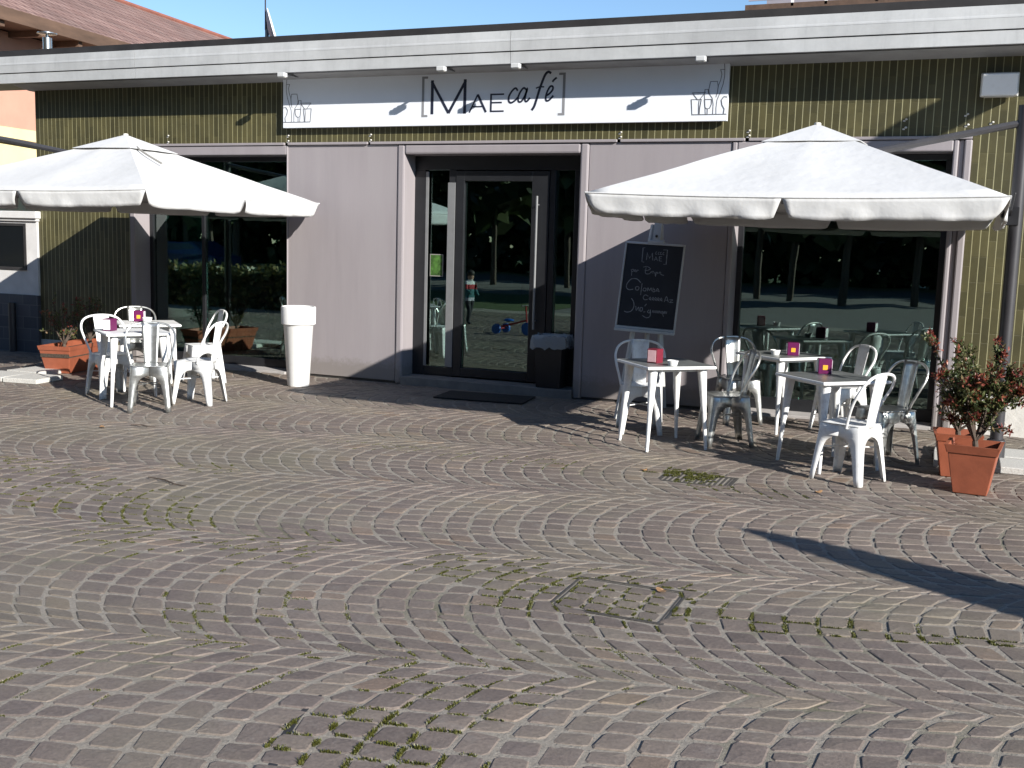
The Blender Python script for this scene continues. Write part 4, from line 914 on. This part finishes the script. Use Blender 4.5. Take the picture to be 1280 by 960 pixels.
mb = MB(); mb.box(-.52, .52, -.28, .28, 0, .016); tag(ob('doormat', mb, 'doormat', loc=(-4.87, -.56, .007), rot=R_(6), bevel=.005), 'black rubber doormat on the paving in front of the door', 'doormat')

def leaf(mb, p, d, L, wd):
    d = d.normalized(); s_ = d.cross(Vector((0, 0, 1))); s_ = s_.normalized() if s_.length > .01 else Vector((1, 0, 0)); u = s_.cross(d); tl = rng.normal(0, .6); s2 = s_ * math.cos(tl) + u * math.sin(tl); n_ = d.cross(s2)
    mb.add([p, p + d * L * .5 + s2 * wd - n_ * wd * .25, p + d * L - n_ * L * .12, p + d * L * .5 - s2 * wd - n_ * wd * .25, p + d * L * .5 + n_ * wd * .15], [(0, 1, 4), (1, 2, 4), (2, 3, 4), (3, 0, 4)])
def shrub(parent, base, n_main, H, spread, leaves, redfrac, trunk=.0, dirs=None):
    br = MB(); fo = MB(); tips = []
    t0 = Vector(base); t1 = t0 + Vector((0, 0, trunk))
    if trunk: br.tube([t0, t0.lerp(t1, .5) + Vector((.006, 0, 0)), t1], [.026, .022, .02], 8)
    for i in range(n_main):
        a = 2 * PI * i / n_main + rng.normal(0, .3); el = spread * (.55 + .6 * rng.random())
        d = Vector((math.cos(a) * el, math.sin(a) * el, 1)).normalized(); L = H * (.75 + .35 * rng.random())
        if dirs and i < len(dirs): d = Vector(dirs[i][:3]).normalized(); L = dirs[i][3]
        mid = t1 + d * L * .5 + Vector(rng.normal(0, .03, 3)); end = t1 + d * L + Vector((0, 0, L * .06)); pts = spl([t1, mid, end], 4); br.tube(pts, list(np.linspace(.013, .004, len(pts))), 6)
        for k in range(5):
            f = .35 + .6 * rng.random(); p = Vector(pts[int(f * (len(pts) - 1))]); dd = (d * .6 + Vector(rng.normal(0, .5, 3))).normalized(); dd.z = abs(dd.z) * .8 + .1; l2 = H * (.18 + .22 * rng.random()); q = p + dd * l2; br.tube([p, p.lerp(q, .5) + Vector(rng.normal(0, .008, 3)), q], [.006, .004, .0025], 5); tips.append((p, q))
        tips.append((mid, end))
    for p, q in tips:
        d = (q - p).normalized(); m_ = int(leaves * (.6 + .8 * rng.random()))
        red = rng.random() < redfrac
        for k in range(m_):
            f = .25 + .8 * rng.random(); c = p.lerp(q, min(f, 1.)) + Vector(rng.normal(0, .012, 3)); dd = d * .45 + Vector(rng.normal(0, .75, 3)); tip = f > .72
            fo.mi = 1 if (red and tip and rng.random() < .8) or rng.random() < .04 else 0
            leaf(fo, c, dd, .028 + .028 * rng.random(), .007 + .006 * rng.random())
    ob('branches', br, 'bark', parent, smooth=True); ob('foliage', fo, ['leaf_green', 'leaf_red'], parent)
def square_pot(x, y, rot, label, s=1.):
    e = empty('terracotta_pot', (x, y, .004), rot, label, 'plant pot', 'square terracotta pots')
    mb = MB(); mb.frustum(.235 * s, .235 * s, .335 * s, .335 * s, 0, .31 * s, top=False); mb.frustum(.35 * s, .35 * s, .385 * s, .385 * s, .31 * s, .37 * s, top=False, bot=False)
    w0, w1, zz = .385 * s, .335 * s, .37 * s
    mb.add([(a * w_ / 2, b * w_ / 2, zz) for w_ in (w0, w1) for a, b in ((-1, -1), (1, -1), (1, 1), (-1, 1))], [(i, (i + 1) % 4, 4 + (i + 1) % 4, 4 + i) for i in range(4)])
    mb.add([(a * w_ / 2, b * w_ / 2, z_) for w_, z_ in ((w1, zz), (.30 * s, .25 * s)) for a, b in ((-1, -1), (1, -1), (1, 1), (-1, 1))], [(i, (i + 1) % 4, 4 + (i + 1) % 4, 4 + i) for i in range(4)])
    mb.add([(a * w_ / 2, b * w_ / 2, .31 * s) for w_ in (.35 * s, .335 * s) for a, b in ((-1, -1), (1, -1), (1, 1), (-1, 1))], [(i, (i + 1) % 4, 4 + (i + 1) % 4, 4 + i) for i in range(4)])
    ob('pot_body', mb, 'terracotta', e, bevel=.006)
    so_ = MB(); K = 8; w_ = .305 * s; vv = [(-w_ / 2 + w_ * a / K, -w_ / 2 + w_ * b / K, .285 * s + .012 * rng.random()) for a in range(K + 1) for b in range(K + 1)]; so_.add(vv, [(a * (K + 1) + b, (a + 1) * (K + 1) + b, (a + 1) * (K + 1) + b + 1, a * (K + 1) + b + 1) for a in range(K) for b in range(K)]); ob('soil', so_, 'soil', e, smooth=True)
    return e
e = square_pot(.19, -2.93, R_(-6), 'square terracotta pot at right with a red-tipped photinia, front one')
sh = empty('photinia_shrub', (.19, -2.93, .29), 0, 'photinia shrub with red young leaves in the front terracotta pot', 'shrub', 'photinia shrubs in pots')
shrub(sh, (0, 0, 0), 12, .56, .55, 75, .5, .10, dirs=[(-.48, .1, .95, .82), (.55, .1, .72, .68), (.1, -.35, 1, .62), (-.3, -.3, .8, .52), (.42, -.2, .85, .62), (-.1, .2, 1, .66), (.25, .3, 1, .66)])
e = square_pot(.07, -2.33, R_(4), 'square terracotta pot half hidden behind the front one', .95)
sh = empty('photinia_shrub', (.07, -2.33, .28), 0, 'smaller photinia shrub in the hidden back pot', 'shrub', 'photinia shrubs in pots'); shrub(sh, (0, 0, 0), 7, .36, .5, 10, .5, .08)
# long planter left
e = empty('long_planter', (-10.3, -1.12, .004), R_(15), 'long terracotta trough planter at the left by the slate wall', 'planter')
mb = MB(); mb.frustum(.30, .95, .40, 1.08, 0, .29, top=False); mb.frustum(.41, 1.10, .43, 1.12, .29, .34, top=False, bot=False)
mb.add([(a * w_ / 2, b * d_ / 2, .34) for w_, d_ in ((.43, 1.12), (.39, 1.08)) for a, b in ((-1, -1), (1, -1), (1, 1), (-1, 1))], [(i, (i + 1) % 4, 4 + (i + 1) % 4, 4 + i) for i in range(4)])
mb.add([(a * w_ / 2, b * d_ / 2, z_) for w_, d_, z_ in ((.39, 1.08, .34), (.37, 1.05, .24)) for a, b in ((-1, -1), (1, -1), (1, 1), (-1, 1))], [(i, (i + 1) % 4, 4 + (i + 1) % 4, 4 + i) for i in range(4)])
ob('trough', mb, 'terracotta', e, bevel=.006); mb = MB(); mb.box(-.187, .187, -.53, .53, .2, .27); ob('soil', mb, 'soil', e)
for x, y, l in ((-10.40, -.80, 'dark shrub with red tips in the far half of the long planter'), (-10.22, -1.42, 'dark shrub with red tips in the near half of the long planter')):
    sh = empty('photinia_shrub', (x, y, .27), 0, l, 'shrub', 'photinia shrubs in pots'); shrub(sh, (0, 0, 0), 7, .50, .5, 14, .35, .08)

# ------------------------------------------------------------------ street side behind the camera (seen in the glass)
mb = MB(); mb.add([(-90, -40, -.018), (60, -40, -.018), (60, -33, -.018), (-90, -33, -.018)], [(0, 1, 2, 3)]); struct('road', mb, 'asphalt')
mb = MB(); mb.add([(-60, -22, -.02), (-10, -22, -.02), (-10, -11.4, -.02), (-60, -11.4, -.02)], [(0, 1, 2, 3)]); mb.add([(-90, -90, -.02), (60, -90, -.02), (60, -40.01, -.02), (-90, -40.01, -.02)], [(0, 1, 2, 3)]); struct('lawn', mb, 'lawn')
hd = MB()
for _ in range(9000):
    x = -28 + 15 * rng.random(); f = rng.random(); side = rng.random()
    y = -9.2 - .9 * rng.random() if side < .5 else -9.2 + .05 * rng.normal(); z = .9 * rng.random() if side > .5 else .85 + .08 * rng.normal()
    a = Vector(rng.normal(0, 1, 3)).normalized(); b = a.cross(Vector(rng.normal(0, 1, 3))).normalized(); p = Vector((x, y, z)); s_ = .05 + .05 * rng.random(); hd.add([p - a * s_, p + b * s_ * .6, p + a * s_, p - b * s_ * .6], [(0, 1, 2, 3)])
hedge = tag(ob('garden_hedge', hd, 'hedge_leaf'), 'clipped brownish green hedge across the square, mirrored in the left window', 'hedge'); mb = MB(); mb.box(-28, -13, -10.05, -9.3, 0, .8); ob('twig_core', mb, 'bark', hedge)
tr = MB()
for k in range(64):
    near = k < 26; cx_ = (-52 + 2.2 * k + rng.normal(0, .6)) if near else -80 + 112 * rng.random(); cy_ = -25 - 4 * rng.random() if near else -43 - 14 * rng.random(); H = 15 + 4 * rng.random() if near else 9 + 6 * rng.random(); rad = 2.6 + 1.2 * rng.random() if near else 3 + 2 * rng.random(); tr.mi = 1; tr.tube([(cx_, cy_, -.02), (cx_ + rng.normal(0, .3), cy_, H * .6)], [.13, .08], 7); tr.mi = 0  # near row added tall and close to block skylight on the façade
    for _ in range(1000):
        d = Vector(rng.normal(0, 1, 3)).normalized() * (rng.random() ** .35); p = Vector((cx_ + d.x * rad, cy_ + d.y * rad, max(.9 if near else .1, H * .56 + d.z * H * .44))); a = Vector(rng.normal(0, 1, 3)).normalized(); b = a.cross(Vector(rng.normal(0, 1, 3))).normalized(); s_ = .38 + .35 * rng.random(); tr.add([p - a * s_, p + b * s_ * .7, p + a * s_, p - b * s_ * .7], [(0, 1, 2, 3)])
for _ in range(12000):
    a = Vector(rng.normal(0, 1, 3)).normalized(); b = a.cross(Vector(rng.normal(0, 1, 3))).normalized(); x_ = -95 + 140 * rng.random(); p = Vector((x_, -44 - 3 * rng.random(), (4.5 + 1.5 * math.sin(x_ * .4)) * rng.random())); s_ = .35 + .4 * rng.random(); tr.add([p - a * s_, p + b * s_ * .7, p + a * s_, p - b * s_ * .7], [(0, 1, 2, 3)])
tag(ob('trees_and_sky_screen', tr, ['tree_leaf', 'bark']), 'dark trees mirrored in the glass, the near row added to hold back skylight', 'trees', kind='stuff')
# parked car mirrored in the left window
car = empty('parked_car', (-27, -20.5, -.015), 0, 'dark blue parked car mirrored in the left window', 'car')
mb = MB(); prof = [(-2.1, .35), (-2.12, .75), (-1.9, .95), (-1.0, 1.02), (-.45, 1.42), (1.0, 1.46), (1.75, 1.05), (2.1, .95), (2.15, .4)]
n = len(prof); mb.add([(x, -.82 + (.12 if z > 1.1 else 0), z) for x, z in prof] + [(x, .82 - (.12 if z > 1.1 else 0), z) for x, z in prof], [(i, (i + 1) % n, n + (i + 1) % n, n + i) for i in range(n)] + [tuple(range(n)), tuple(range(2 * n - 1, n - 1, -1))]); ob('body', mb, 'car_blue', car, bevel=.06)
for s_ in (-1, 1): mb = MB(); mb.add([(-.85, s_ * .8, 1.06), (-.42, s_ * .735, 1.36), (.95, s_ * .735, 1.4), (1.45, s_ * .8, 1.08)], [(0, 1, 2, 3)]); ob('side_window', mb, 'car_glass', car, solid=.02)
for x in (-1.35, 1.4):
    for s_ in (-.78, .78): mb = MB(); mb.tube([(x, s_ - .1, .32), (x, s_ + .1, .32)], .32, 18); wh = ob('wheel', mb, 'tyre', car); mb = MB(); mb.tube([(x, s_ - .11, .32), (x, s_ + .11, .32)], .19, 14); ob('rim', mb, 'steel_bright', wh)
# child and tricycle mirrored in the door glass
def person():
    pts = {'pel': (0, 0, .56), 'chest': (.02, 0, .80), 'neck': (.03, 0, .93), 'head': (.05, 0, 1.02), 'top': (.05, 0, 1.12), 'ls': (.02, .12, .87), 'le': (.08, .17, .72), 'lh': (.2, .16, .66), 'rs': (.02, -.12, .87), 're': (.0, -.19, .71), 'rh': (.08, -.19, .60), 'lhip': (0, .07, .53), 'lk': (.08, .08, .30), 'la': (.04, .08, .05), 'lt': (.14, .085, .03), 'rhip': (0, -.07, .53), 'rk': (-.05, -.08, .30), 'ra': (-.14, -.08, .08), 'rt': (-.05, -.085, .03)}
    rad = dict(pel=.085, chest=.095, neck=.045, head=.085, top=.06, ls=.05, le=.038, lh=.028, rs=.05, re=.038, rh=.028, lhip=.07, lk=.05, la=.035, lt=.03, rhip=.07, rk=.05, ra=.035, rt=.03)
    k = list(pts); me = bpy.data.meshes.new('person'); E_ = [('pel', 'chest'), ('chest', 'neck'), ('neck', 'head'), ('head', 'top'), ('chest', 'ls'), ('ls', 'le'), ('le', 'lh'), ('chest', 'rs'), ('rs', 're'), ('re', 'rh'), ('pel', 'lhip'), ('lhip', 'lk'), ('lk', 'la'), ('la', 'lt'), ('pel', 'rhip'), ('rhip', 'rk'), ('rk', 'ra'), ('ra', 'rt')]
    me.from_pydata([pts[a] for a in k], [(k.index(a), k.index(b)) for a, b in E_], []); o = bpy.data.objects.new('person', me); COL.objects.link(o); o.modifiers.new('skin', 'SKIN'); sv = me.skin_vertices[0].data
    for i, a in enumerate(k): sv[i].radius = (rad[a], rad[a])
    sv[0].use_root = True; ss = o.modifiers.new('sub', 'SUBSURF'); ss.levels = ss.render_levels = 2; me.materials.append(MATS['striped_jacket']); o.location = (-9.55, -8.5, .0); o.rotation_euler[2] = R_(20)
    tag(o, 'small child in a striped jacket and dark trousers, mirrored in the door', 'person'); h = MB(); h.ball((.04, 0, 1.075), .095, 14, 8, (1, .95, .85)); hh = ob('hair', h, 'hair', o, smooth=True)
person()
e = empty('tricycle', (-7.85, -6.9, .004), R_(10), 'red and blue toy tricycle mirrored in the door glass', 'tricycle')
for x, yy, r in ((.32, 0, .12), (-.3, .17, .09), (-.3, -.17, .09)): mb = MB(); mb.tube([(x, yy - .025, r), (x, yy + .025, r)], r, 18); ob('wheel', mb, 'blue_plastic', e, smooth=True)
mb = MB(); mb.tube([(.32, 0, .12), (.27, 0, .55)], .015, 8); mb.tube([(.3, 0, .28), (-.3, 0, .12)], .018, 8); mb.tube([(-.3, -.17, .09), (-.3, .17, .09)], .012, 8); ob('frame', mb, 'red_paint', e, smooth=True); mb = MB(); mb.tube([(.27, -.16, .56), (.27, .16, .56)], .013, 8); ob('handlebar', mb, 'bin_black', e); mb = MB(); mb.ball((-.12, 0, .26), .1, 12, 6, (1.2, .9, .35)); ob('saddle', mb, 'blue_plastic', e, smooth=True)
# street lamp beyond the right edge (its shadow falls on the tiles)
e = empty('street_lamp', (5.6, -1.75, 0), 0, 'street lamp beyond the right edge casting a leaf-shaped shadow on the tiles', 'street lamp')
mb = MB(); mb.tube([(0, 0, 0), (0, 0, 5.2)], [.08, .055], 12); ob('pole', mb, 'post_dark', e, smooth=True)
hx, hy, hz = -2.15, -.25, 4.97
mb = MB(); mb.tube(spl([(0, 0, 5.15), (-.7, .0, 5.45), (-1.5, -.0, 5.3), (hx + .02, hy + .25, hz + .06)], 6), .035, 8); ob('arm', mb, 'post_dark', e, smooth=True)
mb = MB(); mb.ball((0, 0, 0), .36, 20, 12, (.66, 1.35, .36)); lh = ob('lamp_head', mb, 'grey_alu', e, smooth=True, loc=(hx, hy, hz), rot=R_(14))
# folded parasol beyond the right edge (its long shadow crosses the cobbles)
e = empty('folded_parasol', (4.27, -7.70, 0), 0, 'folded cream parasol beyond the right edge throwing the long tapering shadow', 'parasol')
mb = MB(); mb.tube([(0, 0, 0), (0, 0, 2.72)], .024, 10); ob('pole', mb, 'grey_alu', e, smooth=True)
mb = MB(); vv = []; K = 24
for j in range(13):
    t = j / 12; z = 2.70 - 1.75 * t; r = .03 + .33 * t ** .62 - .05 * max(0, t - .85) / .15
    for k in range(K): a = 2 * PI * k / K; q = r * (1 + .22 * math.cos(6 * a + t)); vv.append((q * math.cos(a) - .0 + .10 * t, q * math.sin(a) + .16 * t, z))
mb.add(vv, [(j * K + k, j * K + (k + 1) % K, (j + 1) * K + (k + 1) % K, (j + 1) * K + k) for j in range(12) for k in range(K)]); ob('folded_canopy', mb, 'parasol_cream', e, smooth=True)
mb = MB(); mb.frustum(.5, .5, .46, .46, 0, .07); ob('base', mb, 'granite_white', e, bevel=.01)
